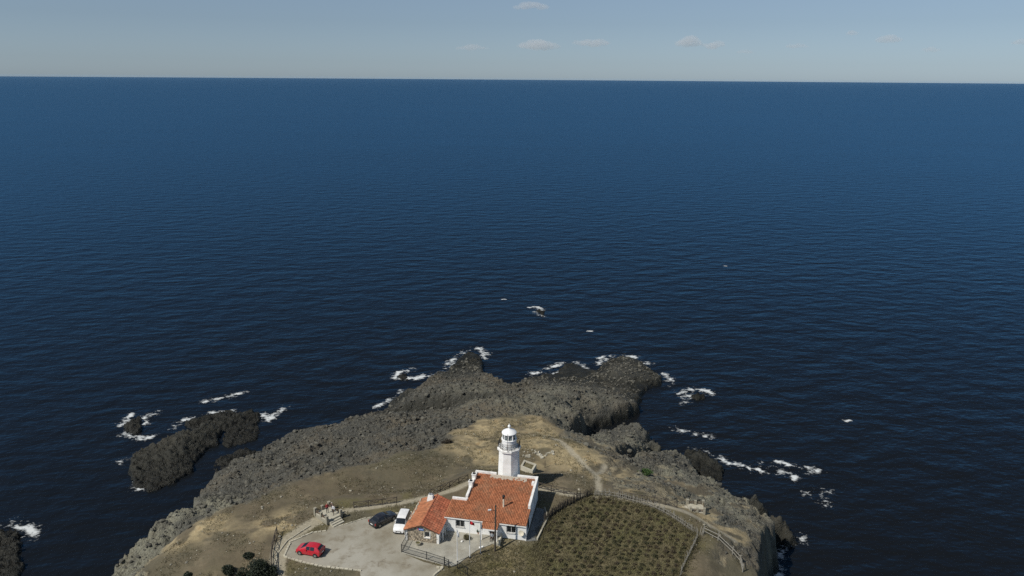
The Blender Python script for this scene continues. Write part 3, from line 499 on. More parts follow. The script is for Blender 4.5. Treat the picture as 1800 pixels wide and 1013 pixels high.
def headland():
    coast = L['coast']
    x, y = GX, GY
    wxx = x + 1.8 * (fbm(x / 4, y / 4, 21, 3) - .5) + .7 * (vnoise(x / .9, y / .9, 23) - .5)
    wyy = y + 1.8 * (fbm(x / 4, y / 4, 31, 3) - .5) + .7 * (vnoise(x / .9, y / .9, 33) - .5)
    sd = sdist(wxx, wyy, coast)
    # base height from the survey, worked out on a coarse grid and smoothed
    cx = np.arange(-112, 94, 1.5); cy = np.arange(-64, 214, 1.5); CX, CY = np.meshgrid(cx, cy)
    pts = densify(coast, 3.0) + L['ctrl'] * 3
    base = idw(CX, CY, pts)
    flat_d = sdist(CX, CY, L['flat']); base = base * (1 - sstep(-6, 0, flat_d)) + 15.0 * sstep(-6, 0, flat_d)
    for _ in range(2):
        p = np.pad(base, 1, mode='edge'); base = (p[1:-1, 1:-1] * 2 + p[:-2, 1:-1] + p[2:, 1:-1] + p[1:-1, :-2] + p[1:-1, 2:]) / 6
    fx = (x - cx[0]) / 1.5; fy = (y - cy[0]) / 1.5; ix = np.clip(fx.astype(int), 0, len(cx) - 2); iy = np.clip(fy.astype(int), 0, len(cy) - 2); tx = fx - ix; ty = fy - iy
    z = (base[iy, ix] * (1 - tx) + base[iy, ix + 1] * tx) * (1 - ty) + (base[iy + 1, ix] * (1 - tx) + base[iy + 1, ix + 1] * tx) * ty
    flat = sstep(-3, 0.5, sdist(x, y, L['flat']))
    z = z * (1 - flat) + 15.0 * flat
    low = sstep(-0.4, 0.8, sdist(x, y, L['grass_low'])); z -= 0.42 * low
    # what the ground is made of
    rw = 3.2 * (fbm(x / 5, y / 5, 41, 4) - .5)
    ss = sdist(x, y, L['soil'])
    rock = 1 - sstep(-.9, .9, ss + .8 + rw * 1.8 + 2.2 * (fbm(x / 1.5, y / 1.2, 49, 3) - .5))
    rock = rock * (1 - flat * sstep(-1, 1, ss))
    gaps = sstep(.50, .60, fbm(x / 3.2, y / 2.2, 43, 4)) * sstep(2, 14, x) * sstep(8, 11, z) * .85
    rock = rock * (1 - gaps)
    outcrop = sstep(1, -3, sdist(x, y, L['sand'])) * sstep(-32, -20, x) * sstep(.62, .74, fbm(x / 6, y / 6, 47, 4)) * (1 - flat) * .8
    rock = np.clip(np.maximum(rock, outcrop), 0, 1)
    ochre = np.zeros(x.shape)
    for p in L['ochre']: ochre = np.maximum(ochre, sstep(-4.0, 1.5, sdist(x, y, p) + rw * 1.3))
    ochre = ochre * sstep(.34, .52, fbm(x / 2.6, y / 2.0, 97, 4)); ochre = np.maximum(ochre, .75 * sstep(-3, 4, sdist(x, y, L['sand']) + rw) * sstep(.44, .60, fbm(x / 4.5, y / 3.2, 99, 4))); ochre *= 1 - .8 * (rock > .7)
    lich = np.maximum(sstep(8, 20, x) * sstep(150, 135, y), np.maximum(sstep(-30, -45, x) * sstep(112, 104, y), np.maximum(.6 * sstep(-5, 8, x) * sstep(150, 125, y), .62 * sstep(-22, -4, x) * sstep(132, 142, y) * sstep(3, 5.5, z))))
    ochre = np.where(rock > .5, np.maximum(ochre, lich * sstep(.35, .6, fbm(x / 7, y / 7, 45, 3) + .1)), ochre)
    pale = np.zeros(x.shape); pathm = np.zeros(x.shape, int)
    for k, (p, w) in enumerate(L['path']):
        d = seg_dist(x, y, p) + .35 * (fbm(x / 1.2, y / 1.2, 53, 3) - .5)
        w = w * (1.0 if k == 0 else .66); pale = np.maximum(pale, (1 - sstep(w - .1, w + .5, d)) * (.9 if k < 3 else .9)); pathm[d < w] = k + 1
    rock = rock * (1 - pale)
    green = np.clip(.55 * low + .7 * flat * sstep(.45, .6, fbm(x / 4, y / 4, 59, 3)) + .12 * sstep(.5, .65, fbm(x / 11, y / 11, 61, 3)) * (1 - rock), 0, 1)
    # relief
    for p, wd, dp in L['gully']:
        gd = seg_dist(x, y, p) + 1.4 * (fbm(x / 2.5, y / 2.5, 87, 3) - .5); z = z - dp * (1 - sstep(wd * .35, wd, gd))
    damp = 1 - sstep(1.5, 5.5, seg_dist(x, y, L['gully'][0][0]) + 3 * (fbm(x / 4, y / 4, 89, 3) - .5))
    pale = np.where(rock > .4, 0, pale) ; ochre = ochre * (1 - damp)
    edge = sstep(0, 5, sd)
    rough = rock * (.55 + .45 * sstep(0, 3, 15.2 - z))
    lowz = sstep(0, 5, z)
    z = z + rough * rocky(x, y, 3) * (.35 + .50 * lowz) * (1 - .3 * sstep(5, 15, x)) + (1 - rock) * (1 - flat * .9) * (.30 * (fbm(x / 6, y / 6, 71, 3) - .5) + .10 * (fbm(x / .8, y / .8, 73, 2) - .5))
    q = z + .07 * x - .05 * y + .9 * fbm(x / 7, y / 7, 95, 3); k_ = np.floor(q / .85); f_ = q / .85 - k_
    zt = .85 * (k_ + np.where(f_ < .5, 16 * f_ ** 5, 1 - 16 * (1 - f_) ** 5)); z = z + rock * .62 * (zt - q)
    z -= pale * .05 * (1 - rock)
    # beyond the edge the ground falls into the sea
    out = np.clip(-sd, 0, None)
    z = np.where(sd < 0, z - np.where(z > 4.5, 4.2, 1.9) * out - .25 * out ** 1.5, z)
    z = np.where(sd < 0, np.minimum(z, 13.5 - out), z)
    z = np.maximum(z, -4.0)
    # under buildings and paving the ground sits a little lower so that the slabs lie on it
    for nm in ('car_park', 'courtyard', 'side_yard'):
        z = np.where(in_poly(x, y, L[nm]), np.minimum(z, 14.93), z)
    garden = in_poly(x + .5 * (fbm(x, y, 81, 2) - .5), y, L['garden'])
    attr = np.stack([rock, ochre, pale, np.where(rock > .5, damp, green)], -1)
    return z, attr, pathm, garden, rock, sd
GZ, GATTR, PATHM, GARDEN, ROCK, SD = headland()

def cell(a): return np.maximum(np.maximum(a[:-1, :-1], a[1:, :-1]), np.maximum(a[:-1, 1:], a[1:, 1:]))
def ground_z(px, py):
    i = int(np.clip(np.searchsorted(gx, px) - 1, 0, len(gx) - 2)); j = int(np.clip(np.searchsorted(gy, py) - 1, 0, len(gy) - 2))
    tx = (px - gx[i]) / (gx[i + 1] - gx[i]); ty = (py - gy[j]) / (gy[j + 1] - gy[j])
    return float((GZ[j, i] * (1 - tx) + GZ[j, i + 1] * tx) * (1 - ty) + (GZ[j + 1, i] * (1 - tx) + GZ[j + 1, i + 1] * tx) * ty)

ids = np.zeros((GX.shape[0] - 1, GX.shape[1] - 1), int)
zc = np.maximum(np.maximum(GZ[:-1, :-1], GZ[1:, :-1]), np.maximum(GZ[:-1, 1:], GZ[1:, 1:]))
pc = PATHM[:-1, :-1] * (PATHM[1:, 1:] > 0)
ids[pc > 0] = pc[pc > 0]
ids[GARDEN[:-1, :-1] & (pc == 0)] = 20
ids[zc < -1.5] = -1
gm, gnt, gb = nmat('garden_soil')
_v = geovec(gnt); _f = noise(gnt, _v, 1.6, 5.0, .7); _m = noise(gnt, _v, .35, 4.0, .6); _g = noise(gnt, _v, 7.0, 3.0, .7)
_c = mixc(gnt, ramp(gnt, _f, .35, .65), (.078, .068, .038), (.158, .134, .076))
_c = mixc(gnt, math_(gnt, 'MULTIPLY', ramp(gnt, _m, .45, .65), .6), _c, (.085, .088, .032))
_c = mixc(gnt, math_(gnt, 'MULTIPLY', ramp(gnt, _g, .6, .75), .5), _c, (.24, .20, .11))
gnt.links.new(_c, gb.inputs['Base Color']); gb.inputs['Roughness'].default_value = .95; gb.inputs['Specular IOR Level'].default_value = .2
M['garden'] = gm
PATH_NAMES = ['walkway', 'path', 'path', 'footpath', 'footpath']
PATH_LABELS = ['pale concrete walkway curving left of the car park', 'pale path from the stone viewing terrace to the house', 'pale path right of the house along the paling fence', 'dirt footpath running out towards the shelf rocks', 'short dirt footpath joining the longer one']
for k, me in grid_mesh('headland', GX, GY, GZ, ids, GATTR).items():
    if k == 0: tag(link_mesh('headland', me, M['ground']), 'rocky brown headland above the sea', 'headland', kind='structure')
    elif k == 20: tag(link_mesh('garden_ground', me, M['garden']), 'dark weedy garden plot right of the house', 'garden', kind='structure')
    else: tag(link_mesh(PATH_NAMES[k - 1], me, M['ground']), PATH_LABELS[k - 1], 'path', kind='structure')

# islets and sea rocks
ISLET_LABELS = ['large dark rock islet off the left shore', 'low wet rock reef behind the large left islet', 'small black rock awash left of the large islet', 'low weedy rocks at the left edge of the picture', 'lone rock breaking the waves far offshore',
                'small rock awash right of the shelf', 'low dark rocks between the islet and the shore', 'dark low rocks below the right shore', 'tall lichen spotted sea stack below the right cliff', 'dark boulder rock under the right cliff edge', 'small rock awash left of the far shelf', 'dark half sunken reef right of the large left islet']
def islet(poly, seed, label):
    xs = [p[0] for p in poly]; ys = [p[1] for p in poly]
    a = np.arange(min(xs) - 2.5, max(xs) + 2.5, .25); b = np.arange(min(ys) - 2.5, max(ys) + 2.5, .25)
    X, Y = np.meshgrid(a, b)
    wX = X + 2.6 * (fbm(X / 3, Y / 3, seed + 1, 4) - .5); wY = Y + 2.6 * (fbm(X / 3, Y / 3, seed + 2, 4) - .5)
    sd = sdist(wX, wY, poly)
    z = idw(X, Y, densify(poly, 1.5), 2.5) + .12 * np.clip(sd, 0, 5)
    big = sstep(4, 12, min(max(xs) - min(xs), max(ys) - min(ys)))
    z += (.85 + .1 * big) * rocky(X, Y, seed + 5)
    q = z + .07 * X - .05 * Y; k_ = np.floor(q / .6); f_ = q / .6 - k_; z = z + .5 * (.6 * (k_ + np.where(f_ < .5, 16 * f_ ** 5, 1 - 16 * (1 - f_) ** 5)) - q)
    out = np.clip(-sd, 0, None); z = np.where(sd < 0, z - 1.8 * out - .4, z)
    rock = np.ones(X.shape); zero = np.zeros(X.shape)
    zc = np.maximum(np.maximum(z[:-1, :-1], z[1:, :-1]), np.maximum(z[:-1, 1:], z[1:, 1:]))
    ids = np.where(zc < -1.2, -1, 0)
    me = grid_mesh('rock_islet', X, Y, z, ids, np.stack([rock, zero, zero, rock * .6], -1))[0]
    tag(link_mesh('rock_islet', me, M['ground']), label, 'rock', 'rocks standing in the sea')
for i, p in enumerate(L['islets']): islet(p, 100 + 13 * i, ISLET_LABELS[i])

# foam: thin ragged sheets of white water, thickest on the windward rim of each rock
def foam_material():
    m, nt, b = nmat('sea_foam'); nt.nodes.remove(b); out = nt.nodes['Material Output']; vec = geovec(nt)
    at = nt.nodes.new('ShaderNodeAttribute'); at.attribute_name = 'dens'
    mpv = nt.nodes.new('ShaderNodeMapping'); nt.links.new(vec, mpv.inputs[0]); mpv.inputs['Scale'].default_value = (0.8, 1.0, 1.0); mpv.inputs['Rotation'].default_value = (0, 0, 0.25)
    fine = noise(nt, mpv.outputs[0], 0.95, 7.0, 0.62); lace = math_(nt, 'ABSOLUTE', math_(nt, 'SUBTRACT', noise(nt, mpv.outputs[0], 0.62, 5.0, 0.6), 0.5))
    k = math_(nt, 'ADD', math_(nt, 'MULTIPLY', at.outputs['Fac'], 0.80), math_(nt, 'MULTIPLY', math_(nt, 'SUBTRACT', fine, 0.5), 2.0))
    k = math_(nt, 'SUBTRACT', k, math_(nt, 'MULTIPLY', lace, 3.4))
    a = math_(nt, 'MULTIPLY', ramp(nt, k, 0.10, 0.66), 0.85)
    d = nt.nodes.new('ShaderNodeBsdfDiffuse'); nt.links.new(mixc(nt, fine, (.50, .55, .56), (.82, .83, .82)), d.inputs[0])
    tr = nt.nodes.new('ShaderNodeBsdfTransparent'); mx = nt.nodes.new('ShaderNodeMixShader')
    nt.links.new(a, mx.inputs[0]); nt.links.new(tr.outputs[0], mx.inputs[1]); nt.links.new(d.outputs[0], mx.inputs[2]); nt.links.new(mx.outputs[0], out.inputs['Surface']); return m
M['foam'] = foam_material()
def build_foam():
    V = []; F = []; D = []
    def patch(pts, w, seed, cs, gain):
        xs = [p[0] for p in pts]; ys = [p[1] for p in pts]
        a = np.arange(min(xs) - w * 1.6, max(xs) + w * 1.6, cs); b = np.arange(min(ys) - w * 1.6, max(ys) + w * 1.6, cs)
        X, Y = np.meshgrid(a, b)
        d = seg_dist(X + 1.3 * (fbm(X / 2.5, Y / 2.5, seed, 2) - .5), Y + 1.3 * (fbm(X / 2.5, Y / 2.5, seed + 4, 2) - .5), pts)
        dens = np.clip(1 - d / w, 0, 1) * gain * np.clip(2.6 * fbm(X / 3.2, Y / 3.2, seed + 7, 3) - .55, 0, 1.3)
        base = len(V); nx = X.shape[1]
        V.extend(zip(X.ravel(), Y.ravel(), (.05 + .05 * dens).ravel())); D.extend(dens.ravel())
        on = dens > .02; c = on[:-1, :-1] | on[1:, :-1] | on[:-1, 1:] | on[1:, 1:]
        for j, i in np.argwhere(c): q = base + j * nx + i; F.append((q, q + 1, q + nx + 1, q + nx))
    for i, p in enumerate(L['foam']): patch(p, 1.7, 200 + i * 7, .4, 1.0)
    for i, p in enumerate(L['whitecap']): patch([(p[0] - .5, p[1], 0), (p[0] + .6, p[1] + .1, 0)], .8, 500 + i * 3, .25, 1.1)
    me = bpy.data.meshes.new('sea_foam'); me.from_pydata(V, [], F); me.update()
    at = me.attributes.new('dens', 'FLOAT', 'POINT'); at.data.foreach_set('value', np.array(D, dtype=np.float32))
    bm = bmesh.new(); bm.from_mesh(me); bmesh.ops.delete(bm, geom=[v for v in bm.verts if not v.link_faces], context='VERTS'); bm.to_mesh(me); bm.free()
    tag(link_mesh('sea_foam', me, M['foam']), 'white foam breaking round the shore rocks', 'foam', kind='stuff')
build_foam()

# ------------------------------------------------------------------ paving
def sheet(name, poly, z0, z1, mat, label, cat):
    mb = MB(); mb.prism([p[:2] for p in poly][::1], z0, z1)
    o = mb.build(name, mat); bm = bmesh.new(); bm.from_mesh(o.data); bmesh.ops.recalc_face_normals(bm, faces=bm.faces[:]); bm.to_mesh(o.data); bm.free()
    return tag(o, label, cat, kind='structure')
def ccw(p):
    a = sum(p[i][0] * p[(i + 1) % len(p)][1] - p[(i + 1) % len(p)][0] * p[i][1] for i in range(len(p))); return p if a > 0 else p[::-1]
CPM, cnt, cpb = nmat('car_park_concrete')
_v = geovec(cnt); _b = noise(cnt, _v, .16, 4., .6); _m2 = noise(cnt, _v, .7, 5., .65); _g = noise(cnt, _v, 6., 4., .7)
_c = mixc(cnt, ramp(cnt, _b, .38, .62), (.255, .234, .182), (.345, .328, .276))
_c = mixc(cnt, math_(cnt, 'MULTIPLY', ramp(cnt, _b, .40, .30), .75), _c, (.165, .140, .098))
_c = mixc(cnt, math_(cnt, 'MULTIPLY', ramp(cnt, _m2, .50, .66), .6), _c, (.190, .160, .112))
_c = mixc(cnt, math_(cnt, 'MULTIPLY', ramp(cnt, _g, .6, .8), .35), _c, (.15, .135, .105))
_vo = cnt.nodes.new('ShaderNodeTexVoronoi'); _vo.feature = 'DISTANCE_TO_EDGE'; _vo.inputs['Scale'].default_value = .17; cnt.links.new(noise(cnt, _v, .5, 3., .6, 1), _vo.inputs['Vector'])
_wv = cnt.nodes.new('ShaderNodeVectorMath'); _wv.operation = 'ADD'; cnt.links.new(_v, _wv.inputs[0]); cnt.links.new(noise(cnt, _v, .8, 3., .6, 1), _wv.inputs[1]); cnt.links.new(_wv.outputs[0], _vo.inputs['Vector'])
_c = mixc(cnt, math_(cnt, 'MULTIPLY', ramp(cnt, _vo.outputs['Distance'], .012, .002), math_(cnt, 'MULTIPLY', ramp(cnt, _m2, .5, .62), .6)), _c, (.12, .10, .075))
cnt.links.new(_c, cpb.inputs['Base Color']); cpb.inputs['Roughness'].default_value = .9; cpb.inputs['Specular IOR Level'].default_value = .25
sheet('car_park', ccw(L['car_park']), 14.6, 15.0, CPM, 'pale worn concrete car park left of the house', 'car park')
sheet('courtyard', ccw(L['courtyard']), 14.2, 15.06, M['courtyard'], 'pale concrete courtyard in front of the house', 'courtyard')
sheet('side_yard', ccw(L['side_yard']), 14.3, 15.03, M['slab_grey'], 'shaded grey paved yard along the right house wall', 'yard')

def strip_blocks(name, pts, w, h, blk, label, mat):
    """a kerb laid block by block"""
    t = thing(name, label, 'kerb', (pts[0][0], pts[0][1], 15.0)); t['kind'] = 'structure'
    ps = along(pts, blk)
    me_cache = []
    for k in range(4):
        mb = MB(); e = .015 + .02 * k / 3
        mb.hexa([(-blk / 2 + e, -w / 2, -.35), (blk / 2 - e, -w / 2, -.35), (blk / 2 - e, w / 2, -.35), (-blk / 2 + e, w / 2, -.35)],
                [(-blk / 2 + e + .02, -w / 2 + .03, h + .02 * k - .02), (blk / 2 - e - .02, -w / 2 + .02, h), (blk / 2 - e - .02, w / 2 - .02, h + .015), (-blk / 2 + e + .02, w / 2 - .03, h - .01)])
        me = mb.mesh('kerb_stone'); me.materials.append(mat); me_cache.append(me)
    for i, (x, y, z, a) in enumerate(ps):
        o = link_mesh('kerb_stone', me_cache[i % 4], None, t); o.location = (x - pts[0][0] + random.uniform(-.03, .03), y - pts[0][1] + random.uniform(-.03, .03), random.uniform(-.02, .02)); o.rotation_euler = (0, 0, a + random.uniform(-.05, .05))
strip_blocks('kerb', L['kerb'][0], .28, .12, .62, 'pale kerb bending round the red car side of the car park', M['kerb'])
strip_blocks('kerb', L['kerb'][1], .20, .10, .7, 'thin pale kerb behind the black car and the white van', M['kerb'])
strip_blocks('kerb', L['kerb'][2], .18, .10, .7, 'low pale edging along the curved walkway', M['kerb'])
strip_blocks('kerb', L['kerb'][3], .30, .16, .5, 'short pale stone edging by the iron gate', M['kerb'])

# ------------------------------------------------------------------ the keeper's house (local frame: x along the front, y towards the sea)
HX, HY, HA = 2.23, 91.15, R(-11.0)
def H(x, y):
    c, s = math.cos(HA), math.sin(HA); return (HX + c * x - s * y, HY + s * x + c * y)
def wall(mb, a, b, z0, z1a, z1b, th, openings=()):
    """wall from a to b (2-D), outer face on the right hand side; openings = (s0, s1, z0, z1) along the wall"""
    a = Vector((a[0], a[1])); b = Vector((b[0], b[1])); Lw = (b - a).length; d = (b - a) / Lw; n = Vector((-d.y, d.x))
    top = lambda s: z1a + (z1b - z1a) * s / Lw
    cuts = sorted({0.0, Lw, *[o[0] for o in openings], *[o[1] for o in openings]})
    def piece(s0, s1, za, zb0, zb1):
        p = lambda s, t: tuple(a + d * s + n * t)
        mb.hexa([(*p(s0, 0), za), (*p(s1, 0), za), (*p(s1, th), za), (*p(s0, th), za)], [(*p(s0, 0), zb0), (*p(s1, 0), zb1), (*p(s1, th), zb1), (*p(s0, th), zb0)])
    for s0, s1 in zip(cuts[:-1], cuts[1:]):
        op = [o for o in openings if o[0] <= s0 + 1e-6 and o[1] >= s1 - 1e-6]
        if not op: piece(s0, s1, z0, top(s0), top(s1))
        else:
            o = op[0]
            if o[2] > z0: piece(s0, s1, z0, o[2], o[2])
            piece(s0, s1, o[3], top(s0), top(s1))
def tiles(mb, o, u, v, poly, pu, pv, hgt, jit=.012, lift=.05):
    """barrel tiles over the part of a roof plane inside poly (in u, v metres)"""
    o = Vector(o); u = Vector(u).normalized(); v = Vector(v).normalized(); n = u.cross(v).normalized()
    if n.z < 0: n = -n
    us = [p[0] for p in poly]; vs = [p[1] for p in poly]
    nu = int((max(us) - min(us)) / pu); nv = int((max(vs) - min(vs)) / pv) + 1
    A, B = np.meshgrid(min(us) + (np.arange(nu) + .5) * (max(us) - min(us)) / nu, min(vs) + (np.arange(nv) + .5) * (max(vs) - min(vs)) / nv)
    inside = in_poly(A, B, poly); ru = (max(us) - min(us)) / nu * .5; rv = (max(vs) - min(vs)) / nv * .5
    for a, b, k in zip(A.ravel(), B.ravel(), inside.ravel()):
        if not k: continue
        a += random.uniform(-jit, jit); b += random.uniform(-jit, jit); up = random.uniform(0, .02)
        vs_ = []
        for e, (dv, raise_) in enumerate(((-rv * 1.08, lift + up), (rv * 1.08, .012 + up))):
            for du, hh in ((-ru * .98, 0), (-ru * .5, hgt * .85), (0, hgt), (ru * .5, hgt * .85), (ru * .98, 0)):
                vs_.append(o + u * (a + du) + v * (b + dv) + n * (raise_ + hh))
        mb.add(vs_, [(0, 1, 6, 5), (1, 2, 7, 6), (2, 3, 8, 7), (3, 4, 9, 8), (0, 4, 3, 2, 1)])
def window(parent, a, d, w, h, z0, depth=.10, bars=True, name='window', sill=True, mull=1):
    """window set into an opening: a = left outer corner on the wall line, d = wall direction, outside on the right hand"""
    d = Vector((d[0], d[1])).normalized(); n = Vector((d.y, -d.x))          # outward
    P = lambda s, t, z: (a[0] + d.x * s + n.x * t, a[1] + d.y * s + n.y * t, z)
    def bx(mb, s0, s1, t0, t1, za, zb): mb.hexa([P(s0, t0, za), P(s1, t0, za), P(s1, t1, za), P(s0, t1, za)], [P(s0, t0, zb), P(s1, t0, zb), P(s1, t1, zb), P(s0, t1, zb)])
    f = MB(); fw = .07
    bx(f, .0, fw, -depth - .05, -depth + .03, z0, z0 + h); bx(f, w - fw, w, -depth - .05, -depth + .03, z0, z0 + h)
    bx(f, fw, w - fw, -depth - .05, -depth + .03, z0, z0 + fw); bx(f, fw, w - fw, -depth - .05, -depth + .03, z0 + h - fw, z0 + h)
    for k in range(mull):
        c = w * (k + 1) / (mull + 1); bx(f, c - .04, c + .04, -depth - .045, -depth + .025, z0 + fw, z0 + h - fw)
    win = f.build(name, M['white_trim'], parent)
    for k in range(mull + 1):
        s0 = fw + (w - 2 * fw) * k / (mull + 1); s1 = fw + (w - 2 * fw) * (k + 1) / (mull + 1); g = MB(); bx(g, s0 + .01, s1 - .01, -depth - .03, -depth - .01, z0 + fw, z0 + h - fw); g.build('pane', M['glass'], win)
    if sill: g = MB(); bx(g, -.10, w + .10, -.05, .12, z0 - .09, z0 - .003); g.build('sill', M['white_trim'], win)
    if bars:
        g = MB()
        for k in range(7): s = w * k / 6; bx(g, s - .012, s + .012, .05, .075, z0 - .02, z0 + h + .02)
        for zz in (.02, h * .33, h * .66, h): bx(g, -.03, w + .03, .076, .10, z0 + zz - .012, z0 + zz + .012)
        for s in (-.02, w - .0): bx(g, s, s + .02, .0, .1, z0 + .02, z0 + .04)
        g.build('window_bars', M['dark_iron'], win)
    return win

def build_house():
    t = thing('keeper_house', 'long whitewashed house with orange tiled lean-to roof below the lighthouse', 'house', (HX, HY, 0), HA)
    Z0 = 14.5; EV = 17.30                       # foot of the walls, eaves
    rz = lambda y: 17.42 + .118 * (y + .25)     # roof plane
    w = MB()
    # front wall (outside faces -y): from left to right
    wall(w, (-11.9, 0), (0, 0), Z0, EV, EV, .35, [(1.52, 2.80, 15.95, 17.05), (6.62, 7.62, 15.15, 17.05), (9.10, 10.42, 15.98, 17.12)])
    # right wall, rises with the roof
    wall(w, (0, .35), (0, 10.55), Z0, rz(.35) - .08, rz(10.55) - .08, .35, [(.95, 1.95, 15.9, 17.2), (3.75, 4.65, 15.9, 17.2), (6.75, 7.65, 15.9, 17.3)])
    wall(w, (0, 10.9), (-10, 10.9), Z0, 18.60, 18.60, .35)
    wall(w, (-10, 10.55), (-10, 4.0), Z0, rz(10.55) - .08, rz(4) - .08, .35)
    wall(w, (-10.0, 4.0), (-11.9, 4.0), Z0, rz(4) - .1, rz(4) - .1, .35)
    wall(w, (-11.9, 3.65), (-11.9, .35), Z0, rz(3.65) - .1, rz(.35) - .08, .35)
    wl = w.build('wall', M['whitewash'], t)
    # roof deck and tiles
    r = MB(); base = [(-12.05, -.14), (.10, -.14), (.10, 3.6), (-.30, 3.6), (-.30, 10.55), (-9.65, 10.55), (-9.65, 3.75), (-12.05, 3.75)]
    def slab(mb, poly, zf, th):
        n = len(poly); mb.add([(p[0], p[1], zf(p[1]) - th) for p in poly] + [(p[0], p[1], zf(p[1])) for p in poly], [tuple(range(n - 1, -1, -1)), tuple(range(n, 2 * n))] + [(i, (i + 1) % n, n + (i + 1) % n, n + i) for i in range(n)])
    slab(r, base, rz, .10); roof = r.build('roof', M['tile_bed'], t)
    k = MB(); sl = math.hypot(1, .118)
    tiles(k, (0, 0, rz(0)), (1, 0, 0), (0, 1, .118), [(p[0], p[1] * sl) for p in base], .24, .37, .07)
    tag(k.build('roof_tiles', M['tile'], roof), kind='stuff')
    # eaves board
    e = MB(); e.box(-12.05, -6.32, -.20, -.143, EV - .06, 17.40); e.build('eaves_board', M['white_trim'], t); e = MB(); e.box(-3.85, .10, -.20, -.143, EV - .06, 17.40); e.build('eaves_board', M['white_trim'], t)
    # porch roof, continuing the slope outwards and lower
    p = MB(); zf = lambda y: 17.44 + .26 * y; pr = [(-6.30, -1.42), (-3.88, -1.42), (-3.88, -.2), (-6.30, -.2)]
    slab(p, pr, zf, .09); po = p.build('porch_roof', M['tile_bed'], t)
    k = MB(); s2 = math.hypot(1, .26); tiles(k, (0, 0, zf(0)), (1, 0, 0), (0, 1, .26), [(q[0], q[1] * s2) for q in pr], .24, .36, .07); tag(k.build('porch_tiles', M['tile'], po), kind='stuff')
    e = MB(); e.box(-6.33, -3.85, -1.50, -1.44, 16.93, 17.12); e.build('porch_fascia', M['white_trim'], t)
    for x in (-6.22, -3.98): m = MB(); m.box(x - .06, x + .06, -1.36, -1.24, 15.18, 16.98); m.build('porch_post', M['white_trim'], t)
    m = MB(); m.box(-6.5, -3.6, -1.75, -.01, 14.6, 15.18); m.box(-6.5, -5.1, -2.1, -1.76, 14.6, 15.10); m.build('porch_step', M['courtyard'], t)
    m = MB(); m.box(-3.62, -3.42, -1.8, -.01, 14.5, 15.75); m.build('porch_wall', M['cream'], t)
    # door in its recess
    dm = MB(); dm.box(-5.27, -4.29, .20, .27, 15.18, 17.04); dr = dm.build('door', M['wood_brown'], t); h = MB(); h.box(-4.42, -4.36, .15, .20, 16.0, 16.12); h.build('handle', M['rim'], dr)
    # windows
    window(t, (-10.38, 0), (1, 0), 1.28, 1.10, 15.95); window(t, (-2.80, 0), (1, 0), 1.32, 1.14, 15.98)
    for s, hh in ((1.30, 1.3), (4.10, 1.3), (7.10, 1.4)): window(t, (0, s), (0, 1), (1.0 if s < 2 else .9), hh, 15.9, bars=s < 2)
    # parapets with copings
    def parapet(a, b, th, zb, za0, za1):
        m = MB(); wall(m, a, b, zb, za0, za1, th); m.build('parapet', M['white_trim'], t)
    parapet((.03, 3.62), (.03, 10.93), .36, 17.6, 18.42, 19.08)
    parapet((-.35, 10.93), (-3.25, 10.93), .37, 18.3, 19.05, 19.05); parapet((-6.65, 10.93), (-9.66, 10.93), .37, 18.3, 19.05, 19.05)
    parapet((-10.03, 10.93), (-10.03, 4.36), .37, 17.7, 19.06, 18.40); parapet((-9.66, 4.05), (-11.93, 4.05), .30, 17.5, 18.28, 18.28)
    # two stub chimneys on the left parapet, one white pier on the right one
    for x, y, zt in ((-9.85, 7.0, 19.35), (-9.85, 9.0, 19.45)):
        m = MB(); m.box(x - .30, x + .30, y - .30, y + .30, 18.0, zt); m.box(x - .36, x + .36, y - .36, y + .36, zt, zt + .08); c = m.build('chimney', M['white_trim'], t)
        m = MB(); m.box(x - .2, x + .2, y - .2, y + .2, zt + .081, zt + .16); m.build('chimney_top', M['dark_iron'], c)
    m = MB(); m.box(-.72, -.36, 8.9, 9.6, 18.3, 19.0); m.build('parapet_pier', M['white_trim'], t)
    # mortar flashing where the roof meets the tower and the back parapet
    m = MB()
    for i in range(150):
        x = random.uniform(-7.4, -1.8); y = 10.5 - abs(random.gauss(0, .38)) - random.uniform(0, .1); s = random.uniform(.06, .22)
        m.box(x - s, x + s, y - s * .6, y + s * .6, rz(y) + .02, rz(y) + .13 + random.uniform(0, .03))
    tag(m.build('mortar_flashing', M['mortar'], roof), kind='stuff')
    # flue pipe
    fx, fy = -3.95, 3.35; m = MB(); m.lathe([(.13, rz(fy) - .1), (.13, rz(fy) + 1.45)], 10, (fx, fy)); fl = m.build('flue_pipe', M['cream'], t, 40)
    m = MB(); m.lathe([(.16, rz(fy) + 1.45), (.16, rz(fy) + 1.72), (.24, rz(fy) + 1.76), (.24, rz(fy) + 1.92), (.08, rz(fy) + 2.02)], 10, (fx, fy)); m.build('flue_cap', M['dark_iron'], fl, 40)
    # satellite dish on the front wall
    m = MB(); n = 14; c = Vector((-.62, -.34, 16.35)); ax = Vector((-.2, -.95, .25)).normalized(); u = ax.cross(Vector((0, 0, 1))).normalized(); v = u.cross(ax)
    vs = [c - ax * .12]; 
    for rr, dd in ((.22, -.09), (.42, 0.0)): vs += [c + ax * dd + (u * math.cos(2 * math.pi * k / n) + v * math.sin(2 * math.pi * k / n)) * rr for k in range(n)]
    fs = [(0, 1 + k, 1 + (k + 1) % n) for k in range(n)] + [(1 + k, 1 + n + k, 1 + n + (k + 1) % n, 1 + (k + 1) % n) for k in range(n)]
    m.add(vs, fs); m.tube([c + ax * -.1, (-.62, .0, 16.2)], .025, 5); m.tube([c - v * .36, c + ax * .36], .012, 4); m.build('satellite_dish', M['cream'], t, 50)
    # gutter downpipe at the right corner and stone plinth under the right half
    m = MB(); m.tube([(.06, -.08, 17.3), (.06, -.08, 14.7)], .045, 6); m.build('downpipe', M['white_metal'], t)
    m = MB()
